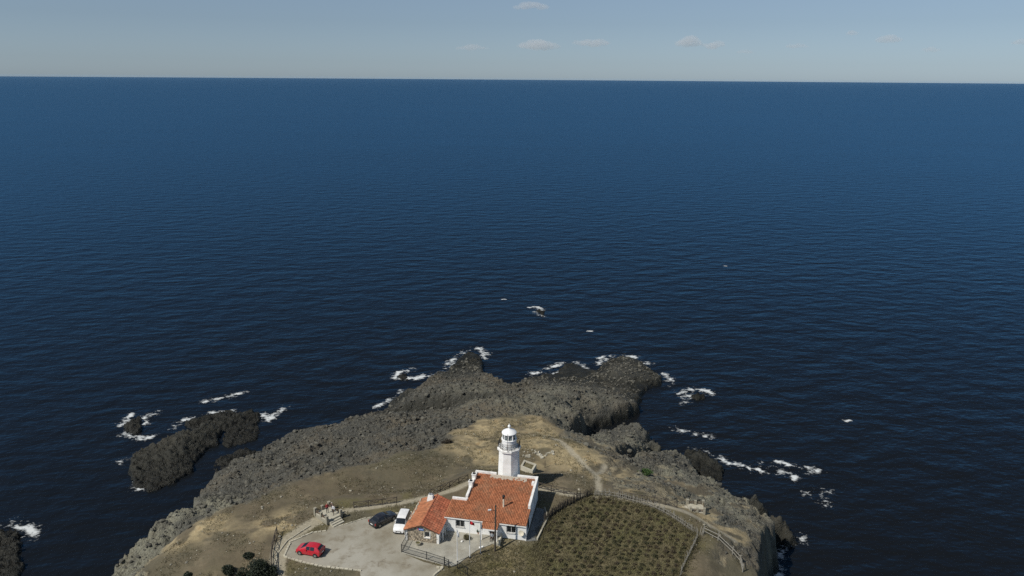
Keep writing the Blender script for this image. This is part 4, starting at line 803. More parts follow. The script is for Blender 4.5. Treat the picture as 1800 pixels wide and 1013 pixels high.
    for i in range(46):
        s = random.uniform(.10, .24); x = random.uniform(-3.3, -.2); m.add(*rock_shape(x, -.1 - random.uniform(0, .35), random.uniform(14.65, 14.95), s, s * .8, s * .6))
    tag(m.build('plinth_stones', M['stone_pale'], t), kind='stuff')

_ico = bmesh.new(); bmesh.ops.create_icosphere(_ico, subdivisions=1, radius=1.0); _ico.verts.ensure_lookup_table()
ICO_V = [tuple(v.co) for v in _ico.verts]; ICO_F = [tuple(v.index for v in f.verts) for f in _ico.faces]; _ico.free()
_ico = bmesh.new(); bmesh.ops.create_icosphere(_ico, subdivisions=3, radius=1.0); _ico.verts.ensure_lookup_table()
ICO3_V = [tuple(v.co) for v in _ico.verts]; ICO3_F = [tuple(v.index for v in f.verts) for f in _ico.faces]; _ico.free()
def rock_shape(x, y, z, a, b, c, rz=None):
    rz = random.uniform(0, 6.28) if rz is None else rz; cs, sn = math.cos(rz), math.sin(rz); vs = []
    for p in ICO_V:
        k = random.uniform(.68, 1.2); px, py, pz = p[0] * a * k, p[1] * b * k, p[2] * c * k
        vs.append((x + px * cs - py * sn, y + px * sn + py * cs, z + pz))
    return vs, ICO_F
build_house()

# ------------------------------------------------------------------ stone annex with its own gable roof
def build_annex():
    t = thing('stone_annex', 'small stone gabled annex with red tile roof beside the white van', 'house', (*H(-14.45, -3.3), 0), HA)
    W2, D, EV, RG, Z0 = 2.45, 7.6, 16.95, 17.95, 14.6       # half width, depth, eaves, ridge; ridge runs along y
    w = MB()
    # rubble core of the gable with window and white quoins
    def gable(mb, y, th, z0, out):
        op = (.35, 1.15, 15.85, 16.75)
        def pc(x0, x1, za, zt0, zt1): mb.hexa([(x0, y, za), (x1, y, za), (x1, y + th, za), (x0, y + th, za)], [(x0, y, zt0), (x1, y, zt1), (x1, y + th, zt1), (x0, y + th, zt0)])
        tp = lambda x: RG - (RG - EV) * abs(x) / W2 - .06
        if out:
            pc(-W2, 0, z0, tp(-W2), tp(0)); pc(0, op[0], z0, tp(0), tp(op[0])); pc(op[0], op[1], z0, op[2], op[2]); pc(op[0], op[1], op[3], tp(op[0]), tp(op[1])); pc(op[1], W2, z0, tp(op[1]), tp(W2))
        else: pc(-W2, 0, z0, tp(-W2), tp(0)); pc(0, W2, z0, tp(0), tp(W2))
    gable(w, 0, .4, Z0, True); gable(w, D - .4, .4, Z0, False)
    w.box(-W2, -W2 + .35, .4, D - .4, Z0, EV - .1)
    w.build('wall', M['mortar'], t)
    m = MB(); wall(m, (W2, .4), (W2, 3.3), Z0, EV - .1, EV - .1, .3, [(.45, 1.3, 15.1, 16.75)]); m.build('courtyard_wall', M['whitewash'], t)
    m = MB(); m.box(W2 - .20, W2 - .14, .86, 1.69, 15.1, 16.74); m.build('door', M['wood_brown'], t)
    # stones of the gable: too small to pick apart, laid as one face
    s = MB(); tp = lambda x: RG - (RG - EV) * abs(x) / W2 - .16
    z = 15.02
    while z < RG:
        x = -W2 + .25; hh = random.uniform(.13, .22)
        while x < W2 - .25:
            ww = random.uniform(.14, .34); cx = x + ww / 2
            if z + hh < tp(cx) and not (.22 < cx < 1.28 and z + hh > 15.72 and z < 16.88):
                d = random.uniform(.03, .09); e = .02
                j = lambda: random.uniform(-.025, .025)
                s.hexa([(x + e + j(), -d + j() * .3, z + e + j()), (x + ww - e + j(), -d, z + e + j()), (x + ww - e, .05, z + e), (x + e, .05, z + e)], [(x + e + j(), -d + j() * .3, z + hh - e + j()), (x + ww - e + j(), -d, z + hh - e + j()), (x + ww - e, .05, z + hh - e), (x + e, .05, z + hh - e)])
            x += ww
        z += hh
    tag(s.build('gable_stones', M['gable_stone'], t), kind='stuff')
    for x0, x1 in ((-W2 - .03, -W2 + .26), (W2 - .30, W2 + .03)): m = MB(); m.box(x0, x1, -.06, .42, 14.8, EV - .12); m.build('quoin', M['white_trim'], t)
    window(t, (.35, 0), (1, 0), .8, .9, 15.85, bars=False, mull=0)
    m = MB(); m.box(.25, .345, -.10, -.003, 15.74, 16.84); m.build('window_jamb', M['cream'], t); m = MB(); m.box(1.155, 1.25, -.10, -.003, 15.74, 16.84); m.build('window_jamb', M['white_trim'], t)
    # blue and red plaque above the window
    m = MB(); m.box(-.46, .28, -.16, -.105, 16.98, 17.24); pl = m.build('plaque', M['sign_blue'], t)
    m = MB(); m.box(-.60, -.462, -.16, -.105, 16.98, 17.24); m.build('plaque_end', M['sign_red'], pl)
    m = MB()
    for i, (x0, x1) in enumerate(((-.40, -.26), (-.22, -.16), (-.12, .04), (.08, .14), (.17, .24))): m.box(x0, x1, -.166, -.161, 17.08 - .02 * (i % 2), 17.14)
    m.build('plaque_lettering', M['plate'], pl)
    # roof slopes
    sl = (RG - EV) / W2; y0, y1 = -.35, D + .2
    for sgn, name, mat, pu in ((-1, 'roof_slope', 'tile', .25), (1, 'roof_slope', 'tile_old', .46)):
        xe = sgn * (W2 + .22); ze = EV - sl * .22
        m = MB(); m.hexa([(0, y0, RG - .10), (xe, y0, ze - .10), (xe, y1, ze - .10), (0, y1, RG - .10)] if sgn > 0 else [(xe, y0, ze - .10), (0, y0, RG - .10), (0, y1, RG - .10), (xe, y1, ze - .10)],
                         [(0, y0, RG), (xe, y0, ze), (xe, y1, ze), (0, y1, RG)] if sgn > 0 else [(xe, y0, ze), (0, y0, RG), (0, y1, RG), (xe, y1, ze)])
        ro = m.build(name, M['tile_bed'], t)
        u = Vector((0, 1, 0)); v = Vector((-sgn, 0, sl)).normalized(); ln = math.hypot(abs(xe), RG - ze)
        k = MB(); tiles(k, (xe, y0, ze), u, v, [(0, 0), (y1 - y0, 0), (y1 - y0, ln), (0, ln)], pu, .42, .07 if sgn < 0 else .13); tag(k.build('roof_tiles', M[mat], ro), kind='stuff')
    m = MB()
    n = 22
    for i in range(n):
        ya = y0 + (y1 - y0) * i / n; yb = y0 + (y1 - y0) * (i + 1) / n + .03
        pts = [(math.sin(a) * .13, math.cos(a) * .11) for a in (-1.5, -.75, 0, .75, 1.5)]
        m.add([(px, ya, RG + .08 + pz - .0) for px, pz in pts] + [(px, yb, RG + .06 + pz) for px, pz in pts], [(q, q + 1, q + 6, q + 5) for q in range(4)])
    tag(m.build('ridge_tiles', M['tile_old'], t), kind='stuff')
    # loose pale stones holding down the left verge
    m = MB()
    for i in range(16): s_ = random.uniform(.10, .2); m.add(*rock_shape(-W2 - .1 + random.uniform(-.05, .15), 2.0 + i * .36, EV + .12, s_, s_, s_ * .7))
    tag(m.build('verge_stones', M['stone_pale'], t), kind='stuff')
    # chimney with two metal cowls
    m = MB(); cx, cy = -.75, D - .9; m.hexa([(cx - .55, cy - .45, 17.3), (cx + .55, cy - .45, 17.3), (cx + .55, cy + .45, 17.3), (cx - .55, cy + .45, 17.3)], [(cx - .36, cy - .32, 18.45), (cx + .36, cy - .32, 18.45), (cx + .36, cy + .32, 18.45), (cx - .36, cy + .32, 18.45)])
    ch = m.build('chimney', M['white_trim'], t)
    for dx in (-.17, .17): m = MB(); m.lathe([(.09, 18.45), (.09, 18.62), (.15, 18.66), (.13, 18.74), (.04, 18.80)], 9, (cx + dx, cy)); m.build('chimney_cowl', M['rim'], ch, 40)
    # gutter and downpipes
    m = MB(); m.tube([(W2 + .26, -.3, EV - .16), (W2 + .26, 3.2, EV - .18)], .06, 6); m.tube([(W2 + .26, -.25, EV - .18), (W2 + .05, -.12, EV - .5), (W2 + .05, -.12, 15.1)], .045, 6); m.build('gutter', M['white_metal'], t)
    m = MB(); m.tube([(-W2 - .24, -.3, EV - .16), (-W2 - .06, -.14, EV - .55), (-W2 - .06, -.14, 15.0)], .045, 6); m.build('downpipe', M['white_metal'], t)
    for y in (.9, 2.1, 3.25): m = MB(); m.box(W2 + .30, W2 + .42, y - .06, y + .06, 15.06, EV - .22); m.build('veranda_post', M['white_trim'], t)
build_annex()

# ------------------------------------------------------------------ lighthouse
def build_lighthouse():
    cx, cy = H(-4.95, 12.35)
    a0 = R(-90 + 11) - R(0)
    t = thing('lighthouse', 'white octagonal lighthouse tower with glazed lantern behind the house', 'lighthouse', (cx, cy, 0), 0)
    m = MB(); m.lathe([(2.05, 13.8), (2.00, 16.0), (1.78, 18.0), (1.68, 20.5), (1.62, 22.45)], 8, ph=a0); m.build('tower', M['whitewash'], t)
    m = MB(); m.lathe([(1.62, 22.45), (1.76, 22.60), (1.90, 22.66), (1.90, 22.98), (1.78, 23.06)], 8, ph=a0); m.build('gallery', M['white_trim'], t)
    # gallery railing
    R1 = 1.76
    corner = [(R1 * math.cos(a0 + k * math.pi / 4), R1 * math.sin(a0 + k * math.pi / 4)) for k in range(8)]
    pm = MB(); pm.tube([(0, 0, 23.0), (0, 0, 24.08)], .028, 6); pme = pm.mesh('railing_post'); pme.materials.append(M['dark_iron'])
    for k in range(8):
        for f in (0, .5):
            x = corner[k][0] * (1 - f) + corner[(k + 1) % 8][0] * f; y = corner[k][1] * (1 - f) + corner[(k + 1) % 8][1] * f
            link_mesh('railing_post', pme, None, t, (x, y, 0))
    for zz in (23.35, 23.70, 24.08):
        m = MB()
        for k in range(8): a, b = corner[k], corner[(k + 1) % 8]; m.tube([(a[0], a[1], zz), (b[0], b[1], zz)], .02, 5)
        m.build('railing_rail', M['dark_iron'], t)
    m = MB()
    for k in range(8):
        a, b = corner[k], corner[(k + 1) % 8]
        for i in range(1, 14):
            f = i / 14; m.bar((a[0] * (1 - f) + b[0] * f, a[1] * (1 - f) + b[1] * f, 23.05), (a[0] * (1 - f) + b[0] * f, a[1] * (1 - f) + b[1] * f, 24.05), .014)
    tag(m.build('railing_bars', M['dark_iron'], t), kind='stuff')
    # lantern
    m = MB(); m.lathe([(1.16, 23.0), (1.16, 24.32), (1.24, 24.36), (1.24, 24.46), (1.10, 24.48)], 24); m.build('lantern_wall', M['white_metal'], t, 40)
    m = MB(); m.lathe([(.06, 24.4), (.30, 24.5), (.36, 24.85), (.30, 25.2), (.06, 25.3)], 14); m.build('lens', M['lamp_clear'], t, 60)
    m = MB(); m.lathe([(.16, 23.9), (.16, 24.42)], 10); m.build('lens_stand', M['white_metal'], t, 40)
    N = 10
    gm_ = bpy.data.materials.get('lantern_glass')
    for k in range(N):
        a = k * 2 * math.pi / N + .2; b = (k + 1) * 2 * math.pi / N + .2; r = 1.06
        m = MB(); m.bar((r * math.cos(a), r * math.sin(a), 24.46), (r * math.cos(a), r * math.sin(a), 25.45), .10 if k % 2 else .16); m.build('lantern_mullion', M['white_metal'], t)
        p = MB(); q = [(1.02 * math.cos(c), 1.02 * math.sin(c)) for c in (a + .06, b - .06)]; p.hexa([(q[0][0], q[0][1], 24.47), (q[1][0], q[1][1], 24.47), (q[1][0] * .985, q[1][1] * .985, 24.47), (q[0][0] * .985, q[0][1] * .985, 24.47)],
                                                [(q[0][0], q[0][1], 25.43), (q[1][0], q[1][1], 25.43), (q[1][0] * .985, q[1][1] * .985, 25.43), (q[0][0] * .985, q[0][1] * .985, 25.43)])
        p.build('lantern_pane', M['lantern_glass'], t)
    m = MB(); m.lathe([(1.08, 25.40), (1.18, 25.42), (1.18, 25.52), (1.0, 25.72), (.6, 25.92), (.22, 26.08), (.12, 26.14)], 24); m.build('lantern_roof', M['white_metal'], t, 30)
    m = MB(); m.lathe([(.10, 26.12), (.09, 26.30), (.20, 26.38), (.25, 26.52), (.20, 26.68), (.07, 26.76), (.04, 26.95)], 12); m.build('finial', M['white_metal'], t, 50)
    m = MB(); d = Vector((-.22, -1.80, 0)); m.tube([d + Vector((0, 0, 23.0)), d + Vector((0, 0, 26.1))], .04, 6); m.build('aerial_mast', M['rim'], t)
def glassy():
    m, nt, b = nmat('lantern_glass'); b.inputs['Base Color'].default_value = (.55, .62, .62, 1); b.inputs['Roughness'].default_value = .03; b.inputs['Transmission Weight'].default_value = .85; b.inputs['IOR'].default_value = 1.2
    nt.links.new(mixc(nt, noise(nt, geovec(nt), 4.0), (.45, .52, .52), (.6, .66, .66)), b.inputs['Base Color']); M['lantern_glass'] = m
glassy(); build_lighthouse()

# ------------------------------------------------------------------ vehicles (local frame: x forward, y left)
def build_car(name, label, cat, loc, rotz, st, paint, wheel_x, wr, hw, glass_st, plate=True, roof_rails=False):
    """st: stations front to rear (x, z_bottom, z_belt, z_top, half width low, half width belt, half width top)"""
    t = thing(name, label, cat, loc, rotz)
    m = MB(); rows = []
    for x, zb, zl, zt, wl, wb, wt in st:
        half = [(wl * .80, zb), (wl, zb + .10), (wl + .02, zb + (zl - zb) * .5), (wb, zl), (wt + .05, zl + (zt - zl) * .72), (wt - .02, zt - .02), (wt * .6, zt + .015), (0, zt + .025)]
        rows.append([(x, y, z) for y, z in half] + [(x, -y, z) for y, z in half[-2::-1]])
    n = len(rows[0]); vs = [p for r in rows for p in r]; fs = []
    for i in range(len(rows) - 1): fs += [(i * n + k, (i + 1) * n + k, (i + 1) * n + k + 1, i * n + k + 1) for k in range(n - 1)]
    fs += [(i * n, i * n + n - 1, (i + 1) * n + n - 1, (i + 1) * n) for i in range(len(rows) - 1)]
    fs += [tuple(range(n)), tuple((len(rows) - 1) * n + k for k in range(n - 1, -1, -1))]
    m.add(vs, fs); me = m.mesh('body')
    bm = bmesh.new(); bm.from_mesh(me); bmesh.ops.recalc_face_normals(bm, faces=bm.faces[:]); bm.to_mesh(me); bm.free()
    me.polygons.foreach_set('use_smooth', [True] * len(me.polygons)); me.set_sharp_from_angle(angle=R(38))
    link_mesh('body', me, paint, t)
    g = lambda i, k: Vector(rows[i][k])
    def pane(nm, i, j, ks, fi=(.08, .92), off=.02, end=.0):
        """glass following the body between two stations, over the listed section points"""
        A = [g(i, k) for k in ks]; B = [g(j, k) for k in ks]
        if end: A[0] = A[0].lerp(A[1], end); B[0] = B[0].lerp(B[1], end); A[-1] = A[-1].lerp(A[-2], end); B[-1] = B[-1].lerp(B[-2], end)
        C = [(a.lerp(b, fi[0]), a.lerp(b, fi[1])) for a, b in zip(A, B)]; out = []; nC = len(C)
        for q in range(nC):
            tv = C[min(q + 1, nC - 1)][0] - C[max(q - 1, 0)][0] + C[min(q + 1, nC - 1)][1] - C[max(q - 1, 0)][1]; nn = tv.cross(C[q][1] - C[q][0]).normalized()
            mid_ = (C[q][0] + C[q][1]) / 2
            if nn.dot(mid_ - Vector((mid_.x * .7, 0, .7))) < 0: nn = -nn
            out.append((C[q][0] + nn * off, C[q][1] + nn * off, C[q][0] - nn * .03, C[q][1] - nn * .03))
        mm = MB(); mm.add([p for o4 in out for p in o4], [(4 * q, 4 * q + 1, 4 * q + 5, 4 * q + 4) for q in range(nC - 1)] + [(4 * q, 4 * q + 4, 4 * q + 6, 4 * q + 2) for q in range(nC - 1)] + [(4 * q + 1, 4 * q + 3, 4 * q + 7, 4 * q + 5) for q in range(nC - 1)] + [(0, 2, 3, 1), (4 * nC - 4, 4 * nC - 3, 4 * nC - 1, 4 * nC - 2)])
        return mm.build(nm, M['car_glass'], t)
    wf0, wf1, wr0, wr1, sides = glass_st
    pane('windscreen', wf0, wf1, list(range(5, n - 5)), (.05, .93))
    pane('rear_window', wr0, wr1, list(range(5, n - 5)), (.12, .80))
    for (i, j) in sides:
        for ks in ((3, 4, 5), (n - 4, n - 5, n - 6)): pane('side_window', i, j, ks, (.06, .94), .014, .16)
    # wheels
    wm = MB(); wm.lathe([(wr * .62, -.10), (wr * .95, -.10), (wr, -.06), (wr, .06), (wr * .95, .10), (wr * .62, .10)], 18); wme = wm.mesh('wheel', 40); wme.materials.append(M['tyre'])
    rm = MB(); rm.lathe([(wr * .64, -.07), (wr * .64, .085), (wr * .56, .105), (wr * .2, .09), (.05, .115)], 18)
    for k in range(5): a = k * 2 * math.pi / 5; rm.bar((0, 0, .10), (wr * .58 * math.cos(a), wr * .58 * math.sin(a), .105), .06, .03)
    rme = rm.mesh('rim', 40); rme.materials.append(M['rim'])
    am = MB(); am.lathe([(wr + .07, -.12), (wr + .07, .0)], 20); ame = am.mesh('wheel_arch', 30); ame.materials.append(M['black_plastic'])
    for x in wheel_x:
        for sy in (1, -1):
            rot = (R(-90) * sy, 0, 0)
            o = link_mesh('wheel', wme, None, t, (x, sy * (hw - .055), wr)); o.rotation_euler = rot; link_mesh('rim', rme, None, o)
            o = link_mesh('wheel_arch', ame, None, t, (x, sy * (hw + .027), wr + .02)); o.rotation_euler = rot
    xf, xr = st[0][0], st[-1][0]; zl = st[1][2]
    for sy in (1, -1):
        m = MB(); m.hexa([(xf + .02 - .06, sy * .38, zl - .22), (xf - .30, sy * (hw - .01), zl - .18), (xf - .42, sy * (hw - .03), zl - .18), (xf - .2, sy * .34, zl - .22)], [(xf - .10, sy * .40, zl - .05), (xf - .42, sy * (hw - .03), zl - .03), (xf - .5, sy * (hw - .05), zl - .03), (xf - .25, sy * .36, zl - .05)]); m.build('headlight', M['lamp_clear'], t)
        m = MB(); m.box(xr - .02, xr + .10, sy * (hw - .06) - .09, sy * (hw - .06) + .05, st[-2][2] - .32, st[-2][2] - .02); m.build('tail_light', M['lamp_red'], t)
        i = sides[0][0]; m = MB(); bx, bz = g(i, 3).x - .12, g(i, 3).z; m.box(bx - .06, bx + .06, sy * (hw + .02) - .11, sy * (hw + .02) + .11, bz + .0, bz + .15); m.build('mirror', paint, t)
    m = MB(); m.box(xf - .05, xf + .025, -.42, .42, .40, .56); m.build('grille', M['black_plastic'], t)
    m = MB(); m.box(xf - .08, xf + .045, -hw * .86, hw * .86, .20, .32); m.build('bumper', M['black_plastic'], t); m = MB(); m.box(xr - .04, xr + .08, -hw * .86, hw * .86, .22, .34); m.build('bumper', M['black_plastic'], t)
    for x, z in ((xf + .046, .42), (xr - .055, .62)): m = MB(); m.box(x - .015, x + .015, -.26, .26, z - .06, z + .06); m.build('number_plate', M['plate'], t)
    return t
hatch = [(1.90, .26, .54, .60, .62, .60, .50), (1.78, .20, .68, .75, .76, .74, .62), (1.50, .18, .82, .88, .82, .79, .66), (1.12, .18, .90, .97, .83, .81, .68), (.26, .18, .92, 1.42, .83, .82, .57), (-.38, .18, .93, 1.49, .83, .82, .59), (-1.08, .18, .95, 1.48, .83, .82, .59), (-1.45, .18, .98, 1.42, .83, .82, .57), (-1.80, .22, .98, 1.04, .80, .78, .64), (-1.88, .30, .80, .84, .72, .72, .60)]
a, b = Vector(L['red_car'][0]), Vector(L['red_car'][1]); ang = math.atan2(a.y - b.y, a.x - b.x); mid = (a + b) / 2 + Vector((-math.sin(ang), math.cos(ang), 0)) * -.78
mid = (a + b) / 2 + Vector((.20, .80, 0))
build_car('hatchback', 'bright red hatchback parked alone on the left of the car park', 'car', (mid.x, mid.y, 15.004), ang, hatch, M['paint_red'], (1.18, -1.20), .30, .83, (3, 4, 7, 8, ((4, 5), (5, 6))))
sedan = [(2.10, .26, .52, .58, .66, .64, .52), (1.95, .20, .66, .72, .80, .78, .64), (1.50, .18, .78, .84, .86, .83, .70), (.95, .18, .87, .93, .87, .85, .72), (.20, .18, .90, 1.36, .87, .86, .58), (-.30, .18, .91, 1.44, .87, .86, .60), (-.85, .18, .92, 1.43, .87, .86, .60), (-1.25, .18, .94, 1.36, .87, .86, .58), (-1.88, .20, .96, 1.02, .85, .83, .68), (-2.08, .28, .88, .92, .76, .76, .64)]
c = (Vector(L['black_car'][0]) + Vector(L['black_car'][1])) / 2 + Vector((-.35, .45, 0))
build_car('saloon_car', 'black car parked beside the white van, rear towards the viewer', 'car', (c.x, c.y, 15.004), R(47), sedan, M['paint_black'], (1.30, -1.30), .32, .87, (3, 4, 7, 8, ((4, 5), (5, 6), (6, 7))))
van = [(2.05, .28, .62, .68, .68, .66, .54), (1.92, .22, .80, .86, .82, .80, .66), (1.55, .20, .96, 1.03, .88, .85, .72), (1.15, .20, 1.04, 1.12, .88, .86, .74), (.42, .20, 1.07, 1.74, .88, .87, .66), (-.10, .20, 1.08, 1.83, .88, .87, .68), (-1.05, .20, 1.08, 1.84, .88, .87, .68), (-1.85, .20, 1.08, 1.80, .88, .87, .68), (-2.02, .24, 1.06, 1.20, .87, .86, .74), (-2.10, .32, .90, .96, .84, .82, .72)]
c = (Vector(L['van'][0]) + Vector(L['van'][1])) / 2 + Vector((.05, .0, 0))
build_car('passenger_van', 'white compact passenger van beside the stone annex, front towards the viewer', 'van', (c.x, c.y, 15.004), R(-97), van, M['paint_white'], (1.28, -1.30), .33, .88, (3, 4, 7, 8, ((4, 5), (5, 6), (6, 7))))

# ------------------------------------------------------------------ people
def build_person(label, loc, rotz, height, top, legs, pose='stand', hair='hair', cap=None, group=None):
    """one continuous skinned body; joints in a 1.75 m figure, x to its left, facing -y"""
    t = thing('person', label, 'person', loc, rotz, group)
    J = {'pel': (0, 0, .95, .135), 'bel': (0, -.01, 1.08, .125), 'che': (0, .0, 1.28, .145), 'nec': (0, .0, 1.46, .060), 'hed': (0, -.015, 1.54, .055),
         'shL': (.17, 0, 1.40, .062), 'elL': (.25, .03, 1.13, .045), 'wrL': (.25, -.10, .90, .032), 'shR': (-.17, 0, 1.40, .062), 'elR': (-.25, .03, 1.13, .045), 'wrR': (-.25, -.08, .90, .032),
         'hiL': (.09, 0, .90, .090), 'knL': (.11, -.02, .50, .062), 'anL': (.12, .02, .09, .042), 'toL': (.14, -.15, .04, .036), 'hiR': (-.09, 0, .90, .090), 'knR': (-.11, -.02, .50, .062), 'anR': (-.12, .02, .09, .042), 'toR': (-.14, -.15, .04, .036)}
    if pose == 'walk': J['knL'] = (.10, -.14, .52, .062); J['anL'] = (.11, -.16, .09, .042); J['toL'] = (.12, -.33, .04, .036); J['anR'] = (-.11, .20, .10, .042); J['toR'] = (-.12, .05, .04, .036); J['wrL'] = (.24, -.22, 1.02, .032)
    if pose == 'arms': J['elR'] = (-.30, -.06, 1.18, .045); J['wrR'] = (-.14, -.28, 1.22, .032); J['elL'] = (.30, -.06, 1.18, .045); J['wrL'] = (.12, -.28, 1.22, .032)
    if pose == 'sit':
        for k, (x, y, z, r) in list(J.items()):
            if k not in ('knL', 'anL', 'toL', 'knR', 'anR', 'toR'): J[k] = (x, y + (.06 if z > 1.2 else .0), z - .43, r)
        for s, q in ((1, 'L'), (-1, 'R')):
            J['kn' + q] = (s * .13, -.44, .50, .066); J['an' + q] = (s * .13, -.42, .09, .042); J['to' + q] = (s * .14, -.60, .04, .036); J['el' + q] = (s * .25, -.04, .74, .045); J['wr' + q] = (s * .16, -.30, .62, .032)
    E = [('pel', 'bel'), ('bel', 'che'), ('che', 'nec'), ('nec', 'hed'), ('che', 'shL'), ('shL', 'elL'), ('elL', 'wrL'), ('che', 'shR'), ('shR', 'elR'), ('elR', 'wrR'), ('pel', 'hiL'), ('hiL', 'knL'), ('knL', 'anL'), ('anL', 'toL'), ('pel', 'hiR'), ('hiR', 'knR'), ('knR', 'anR'), ('anR', 'toR')]
    names = list(J); k = height / 1.75
    me = bpy.data.meshes.new('skeleton'); me.from_pydata([Vector(J[q][:3]) for q in names], [(names.index(a), names.index(b)) for a, b in E], [])
    o = bpy.data.objects.new('skeleton', me); COL.objects.link(o)
    sk = o.modifiers.new('skin', 'SKIN'); o.modifiers.new('sub', 'SUBSURF').levels = 1
    for i, q in enumerate(names):
        v = me.skin_vertices[0].data[i]; v.radius = (J[q][3], J[q][3] * (.78 if q in ('che', 'bel', 'pel') else 1)); v.use_root = q == 'pel'
    dg = bpy.context.evaluated_depsgraph_get(); body = bpy.data.meshes.new_from_object(o.evaluated_get(dg)); bpy.data.objects.remove(o)
    bm = bmesh.new(); bm.from_mesh(body)
    seg = {(a, b): (Vector(J[a][:3]), Vector(J[b][:3])) for a, b in E}
    def near(p):
        best = (9, None)
        for e, (a, b) in seg.items():
            tt = max(0, min(1, (p - a).dot(b - a) / (b - a).length_squared)); d = (p - (a + (b - a) * tt)).length
            if d < best[0]: best = (d, e, tt)
        return best
    for f in bm.faces:
        d, e, tt = near(f.calc_center_median()); f.smooth = True
        if e[1] in ('hed', ): f.material_index = 0
        elif e[1] in ('elL', 'elR', 'wrL', 'wrR'): f.material_index = 0 if e[1][0] == 'w' and tt > .85 else 1
        elif e[1][:2] in ('kn', 'an', 'hi'): f.material_index = 2
        elif e[1][:2] == 'to': f.material_index = 3
        else: f.material_index = 2 if (e == ('pel', 'bel') and tt < .25) else 1
    def blob(c, r, mat, sub=2):
        res = bmesh.ops.create_icosphere(bm, subdivisions=sub, radius=1.0, matrix=Matrix.Translation(c) @ Matrix.Diagonal((*r, 1)))
        for v in res['verts']:
            for f in v.link_faces: f.material_index = mat; f.smooth = True
    hz = Vector(J['hed'][:3]) + Vector((0, -.01, .09))
    blob(hz, (.078, .098, .118), 0, 3); blob(hz + Vector((0, -.102, -.012)), (.014, .022, .02), 0, 1); blob(hz + Vector((0, -.092, -.055)), (.026, .010, .008), 4, 1)
    for s in (1, -1): blob(hz + Vector((s * .030, -.088, .012)), (.013, .010, .009), 3, 1); blob(hz + Vector((s * .080, .01, -.005)), (.012, .022, .030), 0, 1)
    for s, q in ((1, 'L'), (-1, 'R')):
        w = Vector(J['wr' + q][:3]); el = Vector(J['el' + q][:3]); d = (w - el).normalized(); side = d.cross(Vector((0, 1, 0))).normalized() * s
        nrm = d.cross(side); blob(w + d * .05, (.030, .040, .050), 0, 1)
        for i, ln in enumerate((.075, .085, .08, .062)):
            base = w + d * .085 + nrm * (.027 - .018 * i); blob(base + d * ln * .3, (.010, .010, ln * .36), 0, 1); blob(base + d * ln * .7 - side * .012, (.009, .009, ln * .30), 0, 1)
        blob(w + d * .055 + nrm * .050 - side * .006, (.012, .020, .034), 0, 1)
    bmesh.ops.scale(bm, vec=(k, k, k), verts=bm.verts[:]); bm.to_mesh(body); bm.free()
    for q in ('skin', top, legs, 'black_plastic', 'cloth_red'): body.materials.append(M[q])
    link_mesh('body', body, None, t)
    h = MB(); vs = []
    for p in ICO3_V:
        if p[2] > -.1 or p[1] > .25: vs.append(p)
    hm = bmesh.new(); bmesh.ops.create_icosphere(hm, subdivisions=3, radius=1.0)
    bmesh.ops.delete(hm, geom=[v for v in hm.verts if v.co.z < .15 - v.co.y * .9], context='VERTS')
    bmesh.ops.scale(hm, vec=(.088, .108, .126), verts=hm.verts[:]); bmesh.ops.translate(hm, vec=hz + Vector((0, .006, .006)), verts=hm.verts[:]); bmesh.ops.scale(hm, vec=(k, k, k), verts=hm.verts[:])
    hme = bpy.data.meshes.new('hair'); hm.to_mesh(hme); hm.free(); link_mesh('hair', hme, M[cap or hair], t)
    return t

